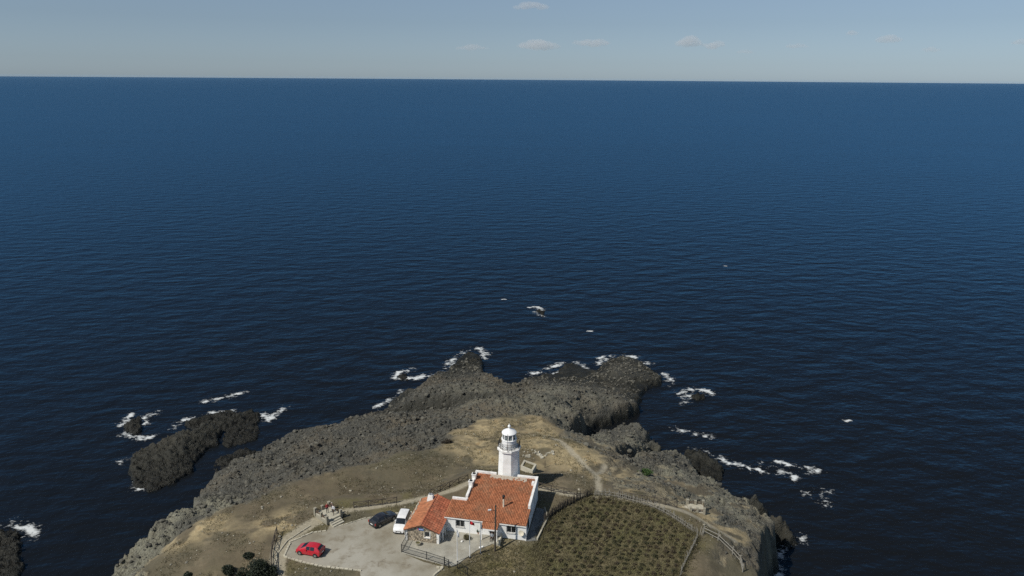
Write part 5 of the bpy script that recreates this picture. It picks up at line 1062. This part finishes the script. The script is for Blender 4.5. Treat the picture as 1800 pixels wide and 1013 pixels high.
# ------------------------------------------------------------------ stone viewing terraces
def build_terrace(label, corners, zbase, hgt, open_side, rails, mids):
    """corners in order; low stone pillars at the corners and mid sides, timber rails between, steps on the open side"""
    c = [Vector(p) for p in corners]; o = sum(c, Vector()) / len(c)
    t = thing('viewing_terrace', label, 'terrace', (o.x, o.y, zbase))
    loc = [(p.x - o.x, p.y - o.y) for p in c]
    m = MB(); m.prism(ccw([(a, b, 0) for a, b in loc]), -.5, hgt); m.build('platform', M['stone'], t)
    inn = [(a * .98, b * .98, 0) for a, b in loc]; m = MB(); m.prism(ccw(inn), hgt + .002, hgt + .05); m.build('paving', M['stone_pale'], t)
    n = len(loc)
    for i in range(n):
        a = Vector(loc[i]); b = Vector(loc[(i + 1) % n]); d = (b - a).normalized(); nn = Vector((-d.y, d.x)); ang = math.atan2(d.y, d.x)
        spots = [0.0] if i not in mids else [0.0, .5]
        for f in spots:
            p = a + (b - a) * f; p = p - p.normalized() * .15; w, hh = (.19, .78) if f == 0 else (.17, .70)
            pm = MB(); cs, sn = math.cos(ang), math.sin(ang)
            q = lambda s: [(p.x + cs * x * s - sn * y * s, p.y + sn * x * s + cs * y * s) for x, y in ((-w, -w), (w, -w), (w, w), (-w, w))]
            pm.hexa([(x, y, hgt - .4) for x, y in q(1)], [(x, y, hgt + hh) for x, y in q(.92)]); pl = pm.build('pillar', M['stone'], t)
            cm = MB(); cm.hexa([(x, y, hgt + hh + .002) for x, y in q(1.1)], [(x, y, hgt + hh + .09) for x, y in q(1.05)]); cm.build('pillar_cap', M['stone'], pl)
        if i != open_side:
            for f0, f1 in (((0, .5), (.5, 1)) if i in mids else ((0, 1),)):
                p0 = a + (b - a) * f0; p1 = a + (b - a) * f1; p0 = p0 - p0.normalized() * .15; p1 = p1 - p1.normalized() * .15
                for zz in (.30, .56):
                    rm = MB(); rm.bar((p0.x, p0.y, hgt + zz), (p1.x, p1.y, hgt + zz), .06, .07); rm.build('rail', M['wood_brown'], t)
                if rails: rm = MB(); rm.bar((p0.x, p0.y, hgt + .1), (p1.x, p1.y, hgt + .55), .06); rm.build('brace', M['wood_brown'], t)
    a = Vector(loc[open_side]); b = Vector(loc[(open_side + 1) % n]); mid = (a + b) / 2; d = (b - a).normalized(); out = Vector((d.y, -d.x)); out = out if out.dot(mid) > 0 else -out
    for k in range(3):
        z1 = hgt - (k + 1) * hgt / 4; w = .95; s0 = k * .38 + .005; s1 = s0 + .37
        q = [mid - d * w + out * s0, mid + d * w + out * s0, mid + d * w + out * s1, mid - d * w + out * s1]
        sm = MB(); sm.prism(ccw([(v.x, v.y, 0) for v in q]), -.4, z1); sm.build('step', M['stone_pale'], t)
    return t
build_terrace('raised stone viewing terrace with three people beside the car park', [L['terrace_left'][i] for i in (0, 1, 2, 3)], 15.0, .62, 1, True, (0, 3))
tr = L['terrace_right']; zr = min(ground_z(p[0], p[1]) for p in tr)
build_terrace('raised stone viewing terrace by the right hand shore path', [tr[1], tr[2], tr[3], tr[4]], zr + .1, .75, 3, True, (0, 2))
P = L['people']
build_person('standing person in red jacket and black trousers on the stone terrace', (P[0][0] + .05, P[0][1] - .35, 15.67), R(25), 1.74, 'cloth_red', 'cloth_black', 'stand')
build_person('person in black coat and pale cap between two others on the terrace', (P[1][0], P[1][1] - .30, 15.67), R(-60), 1.66, 'cloth_black', 'cloth_navy', 'arms', cap='cloth_white')
build_person('person in white top and brown trousers stepping on the terrace', (P[2][0] - .1, P[2][1] - .45, 15.67), R(-20), 1.70, 'cloth_white', 'cloth_brown', 'walk')
px, py = H(-4.75, -1.05)
# seat and seated person in the porch
t = thing('chair', 'small wooden chair in the porch under the seated person', 'chair', (px, py, 15.18), R(-15))
m = MB(); m.box(-.22, .22, -.22, .22, .40, .44); m.build('seat', M['wood_brown'], t)
m = MB(); m.box(-.22, .22, .20, .24, .44, .88); m.build('backrest', M['wood_brown'], t)
for x in (-.20, .20):
    for y in (-.20, .20): m = MB(); m.bar((x, y, 0), (x, y, .40), .04); m.build('leg', M['wood_brown'], t)
build_person('person in grey top sitting in the shaded house porch', (px, py, 15.18), R(-15), 1.72, 'cloth_grey', 'cloth_black', 'sit')

# ------------------------------------------------------------------ pole, flags
def build_pole():
    x, y, z, h = L['pole']; z = ground_z(x, y) - .1
    t = thing('lamp_post', 'tall dark wooden lamp post with white lamp head before the house', 'lamp post', (x, y, z)); h = 22.0 - z
    m = MB(); m.tube([(0, 0, -.4), (.10, 0, h)], [.15, .10], 10); m.build('pole', M['wood_dark'], t, 40)
    m = MB(); m.tube([(.08, 0, h - .95), (-.20, -.1, h - .72), (-.55, -.22, h - .62)], .03, 6); m.build('lamp_arm', M['dark_iron'], t)
    m = MB(); m.hexa([(-.98, -.46, h - .64), (-.50, -.28, h - .68), (-.48, -.10, h - .68), (-.98, -.22, h - .64)], [(-.94, -.44, h - .50), (-.50, -.26, h - .50), (-.50, -.14, h - .50), (-.94, -.26, h - .50)]); m.build('lamp_head', M['white_metal'], t)
    m = MB(); m.box(-.02, .26, -.05, .05, h - .25, h - .18); m.build('insulator_bracket', M['dark_iron'], t)
build_pole()
FL = (('slender flagpole by the iron fence with limp white flag', 'flag_white', 5.0), ('middle flagpole in the courtyard with small red flag', 'flag_red', 5.8), ('flagpole nearest the porch with drooping grey flag', 'flag_grey', 4.9))
for (x, y, z, h), (lab, fm, hh) in zip(L['flags'], FL):
    z = ground_z(x, y) - .05; t = thing('flagpole', lab, 'flagpole', (x, y, z), 0, 'courtyard flagpoles')
    m = MB(); m.tube([(0, 0, -.3), (0, 0, hh + .1)], [.055, .035], 8); m.build('pole', M['white_metal'], t, 40)
    m = MB(); m.lathe([(.05, hh + .1), (.07, hh + .15), (.03, hh + .22)], 8); m.build('truck', M['rim'], t)
    m = MB(); m.lathe([(.20, -.2), (.18, .12), (.10, .16)], 8); m.build('base', M['dark_iron'], t)
    m = MB(); n = 8; vs = []; fs = []; red = fm == 'flag_red'
    for i in range(n + 1):
        u = i / n
        for j in range(5):
            v = j / 4; dx = u * (.62 if red else .26); vs.append((.04 + dx, .08 * math.sin(u * 7 + v * 2) * (1 if red else 1.3), hh - v * (.48 if red else .85) - u * u * (.30 if red else .35)))
    for i in range(n): fs += [(i * 5 + j, i * 5 + j + 1, i * 5 + j + 6, i * 5 + j + 5) for j in range(4)]
    m.add(vs, fs); fo = m.build('flag', M[fm], t, 60); so = fo.modifiers.new('thick', 'SOLIDIFY'); so.thickness = .008

# ------------------------------------------------------------------ fences
def rustic_fence(pts, label, mat, gap=1.9, hgt=1.05):
    x0, y0 = pts[0][:2]; z0 = ground_z(x0, y0); t = thing('rustic_fence', label, 'fence', (x0, y0, z0), 0, 'rustic cross rail fences')
    total = sum((Vector(pts[i + 1]) - Vector(pts[i])).length for i in range(len(pts) - 1)); n = max(2, round(total / gap))
    ps = along(pts, total / n * .9999); ps = [Vector((p[0] - x0, p[1] - y0, ground_z(p[0], p[1]) - z0)) for p in ps]
    pm = MB(); pm.tube([(0, 0, -.4), (0, 0, hgt + .08)], [.085, .07], 6); pme = pm.mesh('post'); pme.materials.append(mat)
    for p in ps: o = link_mesh('post', pme, None, t, p); o.rotation_euler = (random.uniform(-.06, .06), random.uniform(-.06, .06), random.uniform(0, 3))
    for a, b in zip(ps[:-1], ps[1:]):
        U = Vector((0, 0, 1))
        for nm, z1, z2 in (('rail', hgt, hgt + random.uniform(-.06, .06)), ('rail', .22, .22), ('brace', .22, hgt), ('brace', hgt, .22)):
            m = MB(); m.tube([a + U * z1, b + U * z2], .05 if nm == 'rail' else .04, 5); m.build(nm, mat, t)
FLAB = ['brown cross rail fence right of the stone terrace', 'brown cross rail fence left of the house back', 'dark cross rail fence at the left edge of the walkway', 'cross rail fence behind the right corner of the house', 'cross rail fence along the right hand shore path']
for p, lab in zip(L['rustic'], FLAB): rustic_fence(p, lab, M['wood_dark'])
def paling_fence(pts, label, mat, gap, hmin, hmax, w, lean=.08, rails=True, miss=0.0):
    x0, y0 = pts[0][:2]; z0 = ground_z(x0, y0); t = thing('paling_fence', label, 'fence', (x0, y0, z0))
    metas = []
    for k in range(5):
        m = MB(); h = hmin + (hmax - hmin) * k / 4; m.hexa([(-w / 2, -.018, -.25), (w / 2, -.018, -.25), (w / 2, .018, -.25), (-w / 2, .018, -.25)], [(-w * .35, -.015, h), (w * .2, -.015, h + .07), (w * .2, .015, h + .07), (-w * .35, .015, h)])
        me = m.mesh('paling'); me.materials.append(mat); metas.append(me)
    for x, y, z, a in along(pts, gap):
        if random.random() < miss: continue
        o = link_mesh('paling', random.choice(metas), None, t, (x - x0, y - y0, ground_z(x, y) - z0)); o.rotation_euler = (random.gauss(0, lean), random.gauss(0, lean), a + random.gauss(0, .15))
    if rails:
        ps = [Vector((p[0] - x0, p[1] - y0, ground_z(p[0], p[1]) - z0)) for p in along(pts, 2.2)]
        for a, b in zip(ps[:-1], ps[1:]):
            for zz in (.35, .85): m = MB(); m.tube([a + Vector((0, 0, zz * hmin)), b + Vector((0, 0, zz * hmin))], .035, 5); m.build('rail', mat, t)
    return t
paling_fence(L['wattle'], 'dense dark stake fence between the house yard and the garden', M['wood_dark'], .10, 1.1, 1.5, .09, .07)
paling_fence(L['paling'], 'pale weathered paling fence curving behind the garden', M['wood_pale'], .23, .95, 1.25, .10, .12, miss=.08)
paling_fence(L['garden_side'], 'sparse leaning stake fence down the right side of the garden', M['wood_pale'], .34, .8, 1.2, .08, .2, miss=.1)
def post_rail(pts, label):
    x0, y0 = pts[0][:2]; z0 = ground_z(x0, y0); t = thing('rail_fence', label, 'fence', (x0, y0, z0))
    ps = [Vector((p[0] - x0, p[1] - y0, ground_z(p[0], p[1]) - z0)) for p in pts]
    for p in ps: m = MB(); m.tube([p + Vector((0, 0, -.3)), p + Vector((random.uniform(-.1, .1), 0, 1.3))], [.10, .08], 6); m.build('post', M['wood_pale'], t)
    for a, b in zip(ps[:-1], ps[1:]):
        for zz in (.45, .95): m = MB(); m.tube([a + Vector((0, 0, zz)), b + Vector((0, 0, zz + random.uniform(-.12, .1)))], .06, 6); m.build('rail', M['wood_pale'], t)
post_rail(L['postrail'], 'bleached log rail fence running down to the right cliff')
def iron_fence(pts, label, hgt=1.15, mesh=True, zz=15.06):
    x0, y0 = pts[0][:2]; t = thing('iron_fence', label, 'fence', (x0, y0, zz)); ps = [Vector((p[0] - x0, p[1] - y0, 0)) for p in pts]; U = Vector((0, 0, 1))
    for p in ps: m = MB(); m.box(p.x - .045, p.x + .045, p.y - .045, p.y + .045, -.3, hgt + .08); m.build('post', M['dark_iron'], t)
    for a, b in zip(ps[:-1], ps[1:]):
        d = (b - a).normalized(); a2 = a + d * .05; b2 = b - d * .05
        for z_ in (.10, hgt): m = MB(); m.bar(a2 + U * z_, b2 + U * z_, .05); m.build('rail', M['dark_iron'], t)
        if mesh:
            m = MB(); Ln = (b2 - a2).length; n = int(Ln / .16)
            for i in range(1, n): p = a2 + (b2 - a2) * (i / n); m.bar(p + U * .12, p + U * (hgt - .02), .006)
            for i in range(1, 9): z_ = .12 + (hgt - .14) * i / 9; m.bar(a2 + U * z_ + Vector((d.y, -d.x, 0)) * .009, b2 + U * z_ + Vector((d.y, -d.x, 0)) * .009, .006)
            tag(m.build('wire_mesh', M['dark_iron'], t), kind='stuff')
iron_fence(L['iron'], 'black wire mesh fence round the front of the courtyard')
iron_fence(L['iron2'], 'black mesh fence panel at the bottom edge below the flagpoles', zz=ground_z(*L['iron2'][0][:2]))
g0, g1 = Vector(L['gate'][0]), Vector(L['gate'][1]); gd = (g1 - g0); t = thing('iron_gate', 'narrow black iron gate with cross bars at the fence end', 'gate', (g0.x, g0.y, 15.02), math.atan2(gd.y, gd.x)); gl = gd.length
for x in (.06, gl): m = MB(); m.box(x - .045, x + .045, -.045, .045, -.3, 1.35); m.build('post', M['dark_iron'], t)
for z_ in (.12, .5, .88, 1.22): m = MB(); m.bar((.11, 0, z_), (gl - .05, 0, z_), .04); m.build('gate_bar', M['dark_iron'], t)
for z_ in (.12, .5, .88): m = MB(); m.bar((.11, .03, z_), (gl - .05, .03, z_ + .36), .03); m.build('gate_brace', M['dark_iron'], t)

# ------------------------------------------------------------------ low wall of the side yard, trough, pots, stones
sy = L['side_yard']; t = thing('yard_wall', 'low pale wall along the outer edge of the side yard', 'wall', (sy[1][0], sy[1][1], 15.0))
for i in range(1, 4):
    a = Vector(sy[i]) - Vector(sy[1]); b = Vector(sy[i + 1]) - Vector(sy[1]); m = MB(); a.z = b.z = .0; d = (b - a).normalized() * .05; m.bar(a + d + Vector((0, 0, .05)), b - d + Vector((0, 0, .05)), .20, .75); m.build('wall_section', M['stone'] if i > 1 else M['kerb'], t)
tq = [Vector(p) for p in L['trough']]; o = sum(tq, Vector()) / 4; zt = max(ground_z(p.x, p.y) for p in tq)
t = thing('stone_trough', 'open rectangular concrete trough right of the lighthouse', 'trough', (o.x, o.y, zt)); q = [(p.x - o.x, p.y - o.y) for p in tq]
m = MB(); qi = [(x * .74, y * .74) for x, y in q]
for i in range(4):
    j = (i + 1) % 4; m.hexa([(*q[i], -.3), (*q[j], -.3), (*qi[j], -.3), (*qi[i], -.3)], [(*q[i], .52), (*q[j], .52), (*qi[j], .52), (*qi[i], .52)])
m.build('rim_wall', M['stone_pale'], t); m = MB(); m.prism(ccw([(x * .745, y * .745, 0) for x, y in q]), -.2, .30); m.build('soil_fill', M['garden'], t)
for i, (x, y, z, h) in enumerate(L['posts']):
    m = MB(); m.tube([(0, 0, -.3), (.03, .02, 1.35)], .05 + .02 * (i == 0), 6); o = m.build('fence_post', M['wood_dark'], None); o.location = (x, y, ground_z(x, y)); tag(o, ['thick dark post behind the concrete trough', 'thin dark post at the right end of the concrete trough', 'thin post standing alone near the loose stones'][i], 'post', 'posts round the trough')
for i, (x, y, z) in enumerate(L['rubble']):
    s = random.uniform(.16, .44); m = MB(); e = [random.uniform(.55, 1.2) for _ in range(6)]
    m.hexa([(-s * e[0], -s * .6, -.2), (s * e[1], -s * .7 * e[2], -.2), (s, s * .6 * e[3], -.2), (-s * .9, s * .7, -.2)], [(-s * e[0] * .8, -s * .5, s * .5 * e[4]), (s * .9, -s * .6, s * .7 * e[5]), (s * .8 * e[1], s * .5, s * .6), (-s * .7, s * .6 * e[2], s * .8 * e[3])])
    o = m.build('stone_block', M['stone_pale'] if i % 3 else M['stone']); o.location = (x + random.gauss(0, .25), y + random.gauss(0, .25), ground_z(x, y)); o.rotation_euler = (random.gauss(0, .2), random.gauss(0, .2), random.uniform(0, 6))
    tag(o, 'loose pale stone block in the heap behind the lighthouse', 'stone', 'heap of loose stone blocks behind the lighthouse')
for i, (u, v, s) in enumerate(((-8.9, -2.2, .2), (-6.05, -3.0, .22), (-5.75, -2.75, .20))):
    x, y = H(u, v); m = MB(); m.add(*rock_shape(0, 0, .1, s, s * .9, s * .7)); o = m.build('edging_stone', M['white_trim']); o.location = (x, y, 15.05 if i == 0 else ground_z(x, y) + .05)
    tag(o, 'white painted stone at the courtyard edge', 'stone', 'white painted edging stones')
x, y = L['pot'][0][:2]; t = thing('stone_pot', 'round pale stone pot below the annex gable', 'pot', (x, y, 15.06)); m = MB(); m.lathe([(.24, 0), (.36, .35), (.42, .45), (.36, .46), (.32, .36)], 14); m.build('bowl', M['stone_pale'], t, 40); m = MB(); m.lathe([(.33, .36), (.28, .41)], 14); m.build('soil_fill', M['garden'], t)

# ------------------------------------------------------------------ plants
def leaves(mb, n, rx, ry, rz_, zc, size, shell=.55, cone=0.0, clumps=14):
    cs = [Vector((random.gauss(0, 1), random.gauss(0, 1), random.gauss(0, 1))).normalized() for _ in range(clumps)]
    for _ in range(n):
        c = random.choice(cs); d = (c + Vector((random.gauss(0, .45), random.gauss(0, .45), random.gauss(0, .45)))).normalized(); r = shell + (1 - shell) * random.random() ** .5
        r *= .82 + .28 * math.sin(c.x * 9 + c.y * 5 + c.z * 7)
        f = 1 - cone * max(0, d.z)
        p = Vector((d.x * rx * r * f, d.y * ry * r * f, zc + d.z * rz_ * r))
        if p.z < .02: p.z = .02 + random.random() * .1
        a = Vector((random.gauss(0, 1), random.gauss(0, 1), random.gauss(0, .6))).normalized(); b = a.cross(Vector((random.gauss(0, 1), random.gauss(0, 1), random.gauss(0, 1)))).normalized()
        s = size * random.uniform(.6, 1.4)
        mb.add([p - a * s, p - b * s * .45, p + a * s, p + b * s * .45], [(0, 1, 2, 3)])
def bush_mesh(n, rx, ry, rz_, size, mat, **kw):
    m = MB(); leaves(m, n, rx, ry, rz_, rz_ * .75, size, **kw); me = m.mesh('crown'); me.materials.append(M[mat]); return me
def stems_mesh(h, r, n=5):
    m = MB()
    for k in range(n): a = random.uniform(0, 6.28); m.tube([(0, 0, -.15), (.25 * r * math.cos(a), .25 * r * math.sin(a), h * .5), (r * .7 * math.cos(a), r * .7 * math.sin(a), h)], [.04, .03, .012], 5)
    me = m.mesh('stems'); me.materials.append(M['bark']); return me
def shrub(name, label, loc, crown, stems, sc=1.0, group=None, cat='shrub', rz=None, flat=1.0):
    t = thing(name, label, cat, loc, random.uniform(0, 6.28) if rz is None else rz, group); t.scale = (sc, sc, sc * flat)
    link_mesh('crown', crown, None, t); link_mesh('stems', stems, None, t); return t
SL = ['small low dark shrub alone near the bottom left', 'round dark evergreen shrub left of the bottom tree', 'dark green oval shrub above the bottom tree', 'broad dark shrub cut by the bottom edge', 'low dark shrub beside the walkway at the bottom edge']
for i, ((x, y, z), lab) in enumerate(zip(L['shrubs'], SL)):
    r = (.70, .85, .75, 1.15, .9)[i]; shrub('evergreen_shrub', lab, (x, y, ground_z(x, y)), bush_mesh(1500, r, r * .95, r * (.5 if i in (0, 2) else .85), .13, 'leaf_dark', shell=.6), stems_mesh(r * .8, r * .6), group='dark evergreen shrubs at the bottom left')
x, y, z = L['trees'][0]
t = thing('evergreen_tree', 'large dark round evergreen tree at the bottom edge beside the walkway', 'tree', (x, y, ground_z(x, y)))
m = MB(); m.tube([(0, 0, -.4), (.05, 0, .8), (0, .05, 1.6)], [.20, .16, .10], 8)
for k in range(7): a = k * .9; m.tube([(0, 0, .7 + .12 * k), (.6 * math.cos(a), .6 * math.sin(a), 1.2 + .12 * k), (1.1 * math.cos(a), 1.1 * math.sin(a), 1.35 + .08 * k)], [.08, .05, .02], 5)
m.build('trunk', M['bark'], t)
m = MB(); leaves(m, 5000, 1.6, 1.6, 1.25, 1.35, .12, shell=.55, clumps=26); m.build('crown', M['leaf_dark'], t)
x, y, z = L['dead_bush'][0]; shrub('dead_bush', 'low charred dark bush at the rock edge left of the lighthouse', (x, y, ground_z(x, y)), bush_mesh(700, 1.2, .55, .45, .10, 'leaf_dead'), stems_mesh(.4, .6), rz=.2)
x, y, z = L['green'][0]; shrub('green_bush', 'bright green low bush among the right hand rocks', (x, y, ground_z(x, y) - .1), bush_mesh(1600, 1.5, 1.0, .5, .12, 'leaf_green'), stems_mesh(.4, .8), rz=0.1)
for i, (x, y, z) in enumerate(L['court_bush']):
    if i == 0: shrub('courtyard_shrub', 'round clipped green shrub growing in the courtyard', (x, y, 15.06), bush_mesh(900, .62, .55, .42, .08, 'leaf_olive'), stems_mesh(.3, .3))
    else:
        t = shrub('potted_plant', 'dark potted plant against the white house front', (x, y, 15.06), bush_mesh(300, .3, .3, .34, .08, 'leaf_green'), stems_mesh(.5, .2)); t.children[0].location.z = .3
        m = MB(); m.lathe([(.16, 0), (.22, .32), (.2, .33)], 10); m.build('pot', M['tile'], t)
# garden rows
gp = L['garden']; crowns = [bush_mesh(120, .50, .30, .24, .10, mm, clumps=7, shell=.3) for mm in ('leaf_weed', 'leaf_dry', 'leaf_weed', 'leaf_dry', 'leaf_olive')]; sts = [stems_mesh(.35, .3, 4) for _ in range(2)]
cnt_ = 0; yy = 80.0
while yy < 107:
    xx = 2.0 + .56 * (round(yy) % 2)
    while xx < 32:
        gx_, gy_ = xx + random.gauss(0, .10) - .10 * (yy - 90), yy + random.gauss(0, .08) - .06 * (xx - 15)
        if cnt_ < 295 and in_poly(np.array([gx_]), np.array([gy_]), gp)[0] and sdist(np.array([gx_]), np.array([gy_]), gp)[0] > .7 and gy_ > 82.2 and random.random() < .93:
            shrub('garden_bush', 'low withered bush in the rows of the garden plot', (gx_, gy_, ground_z(gx_, gy_)), random.choice(crowns), random.choice(sts), random.uniform(.75, 1.3), 'withered bushes planted in rows in the garden'); cnt_ += 1
        xx += 1.12
    yy += 1.0
# grass and weeds
def tufts(name, label, n, sampler, mat, hmin, hmax, blades=4, spread=.12):
    V = []; F = []
    k = 0
    while k < n:
        x, y = sampler()
        if x is None: continue
        z = ground_z(x, y); k += 1
        for b in range(blades):
            a = random.uniform(0, 6.28); h = random.uniform(hmin, hmax); w = random.uniform(.02, .045); l = random.uniform(.3, 1.0) * h
            bx, by = x + random.gauss(0, spread), y + random.gauss(0, spread); i = len(V)
            V.extend([(bx - w * math.sin(a), by + w * math.cos(a), z - .02), (bx + w * math.sin(a), by - w * math.cos(a), z - .02), (bx + l * math.cos(a), by + l * math.sin(a), z + h)]); F.append((i, i + 1, i + 2))
    me = bpy.data.meshes.new(name); me.from_pydata(V, [], F); me.update(); tag(link_mesh(name, me, M[mat]), label, 'grass', kind='stuff')
PAVED = [L['car_park'], L['courtyard'], L['side_yard'], [(*H(x, y), 0) for x, y in ((-12.2, -.2), (.2, -.2), (.2, 11), (-12.2, 11))], [(*H(x, y), 0) for x, y in ((-17, -3.4), (-11.9, -3.4), (-11.9, 4.5), (-17, 4.5))]]
def isin(x, y, poly): return bool(in_poly(np.array([x]), np.array([y]), poly)[0])
def cellidx(x, y): return int(np.clip(np.searchsorted(gy, y) - 1, 0, len(gy) - 2)), int(np.clip(np.searchsorted(gx, x) - 1, 0, len(gx) - 2))
def s_garden():
    x, y = random.uniform(2, 32), random.uniform(81, 108); return (x, y) if isin(x, y, gp) else (None, None)
def s_border():
    d = random.choice((1, 1, 0)); pts = L['garden'][:3] + L['garden'][:1] if d else L['garden']
    a = random.choice(range(len(gp))); p, q = Vector(gp[a]), Vector(gp[(a + 1) % len(gp)]); u = random.random(); c = p + (q - p) * u
    if c.y < 81: return None, None
    return c.x + random.gauss(0, .5), c.y + random.gauss(0, .5)
def s_low():
    x, y = random.uniform(-10, 5), random.uniform(80, 92); return (x, y) if isin(x, y, L['grass_low']) else (None, None)
def s_soil():
    x, y = random.uniform(-56, 36), random.uniform(80, 150); j, i = cellidx(x, y)
    if not isin(x, y, L['soil']) or PATHM[j, i] or any(isin(x, y, p) for p in PAVED) or isin(x, y, gp): return None, None
    return (x, y) if vnoise(np.array([x / 3.]), np.array([y / 3.]), 77)[0] > .45 else (None, None)
tufts('garden_weeds', 'olive weeds covering the garden plot', 5200, s_garden, 'leaf_olive', .12, .40, 4, .14)
tufts('garden_grass', 'dry yellow grass between the garden bushes', 2200, s_garden, 'grass_dry', .10, .34, 4, .14)
tufts('border_weeds', 'taller weeds along the garden fences', 1500, s_border, 'leaf_olive', .2, .5, 4, .2)
tufts('dry_grass', 'short grass on the bank below the courtyard', 3500, s_low, 'leaf_olive', .08, .22, 4, .10)
tufts('plateau_grass', 'sparse dry grass on the open headland', 9000, s_soil, 'leaf_olive', .08, .26, 4, .16)

# loose rock lying all over the broken shore, and small stones on the soil
def scatter_rocks():
    m = MB(); cand = np.argwhere((ROCK > .75) & (SD > .3) & (GZ > 1.2) & (GY > 80) & (GX > -61) & (GX < 51))
    pick = cand[rng.choice(len(cand), 9000, replace=False)]
    for j, i in pick:
        s = min(.7, .10 + random.expovariate(8.5)); m.add(*rock_shape(gx[i] + random.uniform(-.12, .12), gy[j] + random.uniform(-.12, .12), GZ[j, i] + s * .15, s, s * random.uniform(.6, 1), s * random.uniform(.45, .85)))
    tag(m.build('shore_rubble', M['rock_loose']), 'broken grey rock rubble strewn over the shore', 'rubble', kind='stuff')
    m = MB(); k = 0
    while k < 1500:
        x, y = s_soil()
        if x is None: continue
        k += 1; s = min(.30, .03 + random.expovariate(20)); m.add(*rock_shape(x, y, ground_z(x, y) + s * .2, s, s * .8, s * .6))
    tag(m.build('scattered_stones', M['stone']), 'small pale stones scattered over the open soil', 'stones', kind='stuff')
scatter_rocks()

# ------------------------------------------------------------------ clouds far out over the sea: small soft cumulus
def cloud_material():
    m = bpy.data.materials.new('cloud'); m.use_nodes = True; nt = m.node_tree; nt.nodes.clear()
    out = nt.nodes.new('ShaderNodeOutputMaterial'); v = nt.nodes.new('ShaderNodeVolumePrincipled'); v.inputs['Color'].default_value = (.97, .97, .97, 1); v.inputs['Density'].default_value = CLOUD_D; v.inputs['Anisotropy'].default_value = 0.0
    nt.links.new(v.outputs[0], out.inputs['Volume']); return m
CLOUD_D = .0019
M['cloud'] = cloud_material()
def build_clouds():
    for (az, el, wid, hgt, lab, sd) in L['clouds']:
        random.seed(sd); D = 22000.0
        x, y, z = D * math.sin(az), D * math.cos(az), CAM_Z + D * math.tan(el)
        me = bpy.data.meshes.new('cloud'); bm = bmesh.new(); n = max(5, int(wid / hgt * 4))
        for k in range(n):
            u = (k + .5) / n * 2 - 1; r = hgt * .5 * random.uniform(.55, 1.0) * (1 - .55 * abs(u) ** 1.5); 
            c = Vector((u * wid * .45, random.uniform(-.3, .3) * hgt, random.uniform(-.12, .35) * hgt * (1 - abs(u))))
            bmesh.ops.create_icosphere(bm, subdivisions=2, radius=1.0, matrix=Matrix.Translation(c) @ Matrix.Diagonal((r * 1.5, r * 1.3, r * .85, 1)))
        bm.to_mesh(me); bm.free()
        o = link_mesh('cloud', me, M['cloud']); o.location = (x, y, z); o.rotation_euler = (0, 0, -az)
        rmod = o.modifiers.new('union', 'REMESH'); rmod.mode = 'VOXEL'; rmod.voxel_size = hgt / 14
        tag(o, lab, 'cloud', 'small clouds over the horizon')
build_clouds()

# ------------------------------------------------------------------ the air over the sea
def build_haze():
    m = bpy.data.materials.new('sea_haze'); m.use_nodes = True; nt = m.node_tree; nt.nodes.clear()
    out = nt.nodes.new('ShaderNodeOutputMaterial'); v = nt.nodes.new('ShaderNodeVolumePrincipled'); v.inputs['Color'].default_value = (.50, .74, 1.0, 1); v.inputs['Density'].default_value = HAZE_D
    nt.links.new(v.outputs[0], out.inputs['Volume'])
    mb = MB(); mb.box(-41000, 41000, -41000, 41000, -6.0, 84.0); tag(mb.build('haze', m), 'thin pale sea haze towards the horizon', 'haze', kind='stuff')
HAZE_D = 5e-6
build_haze()
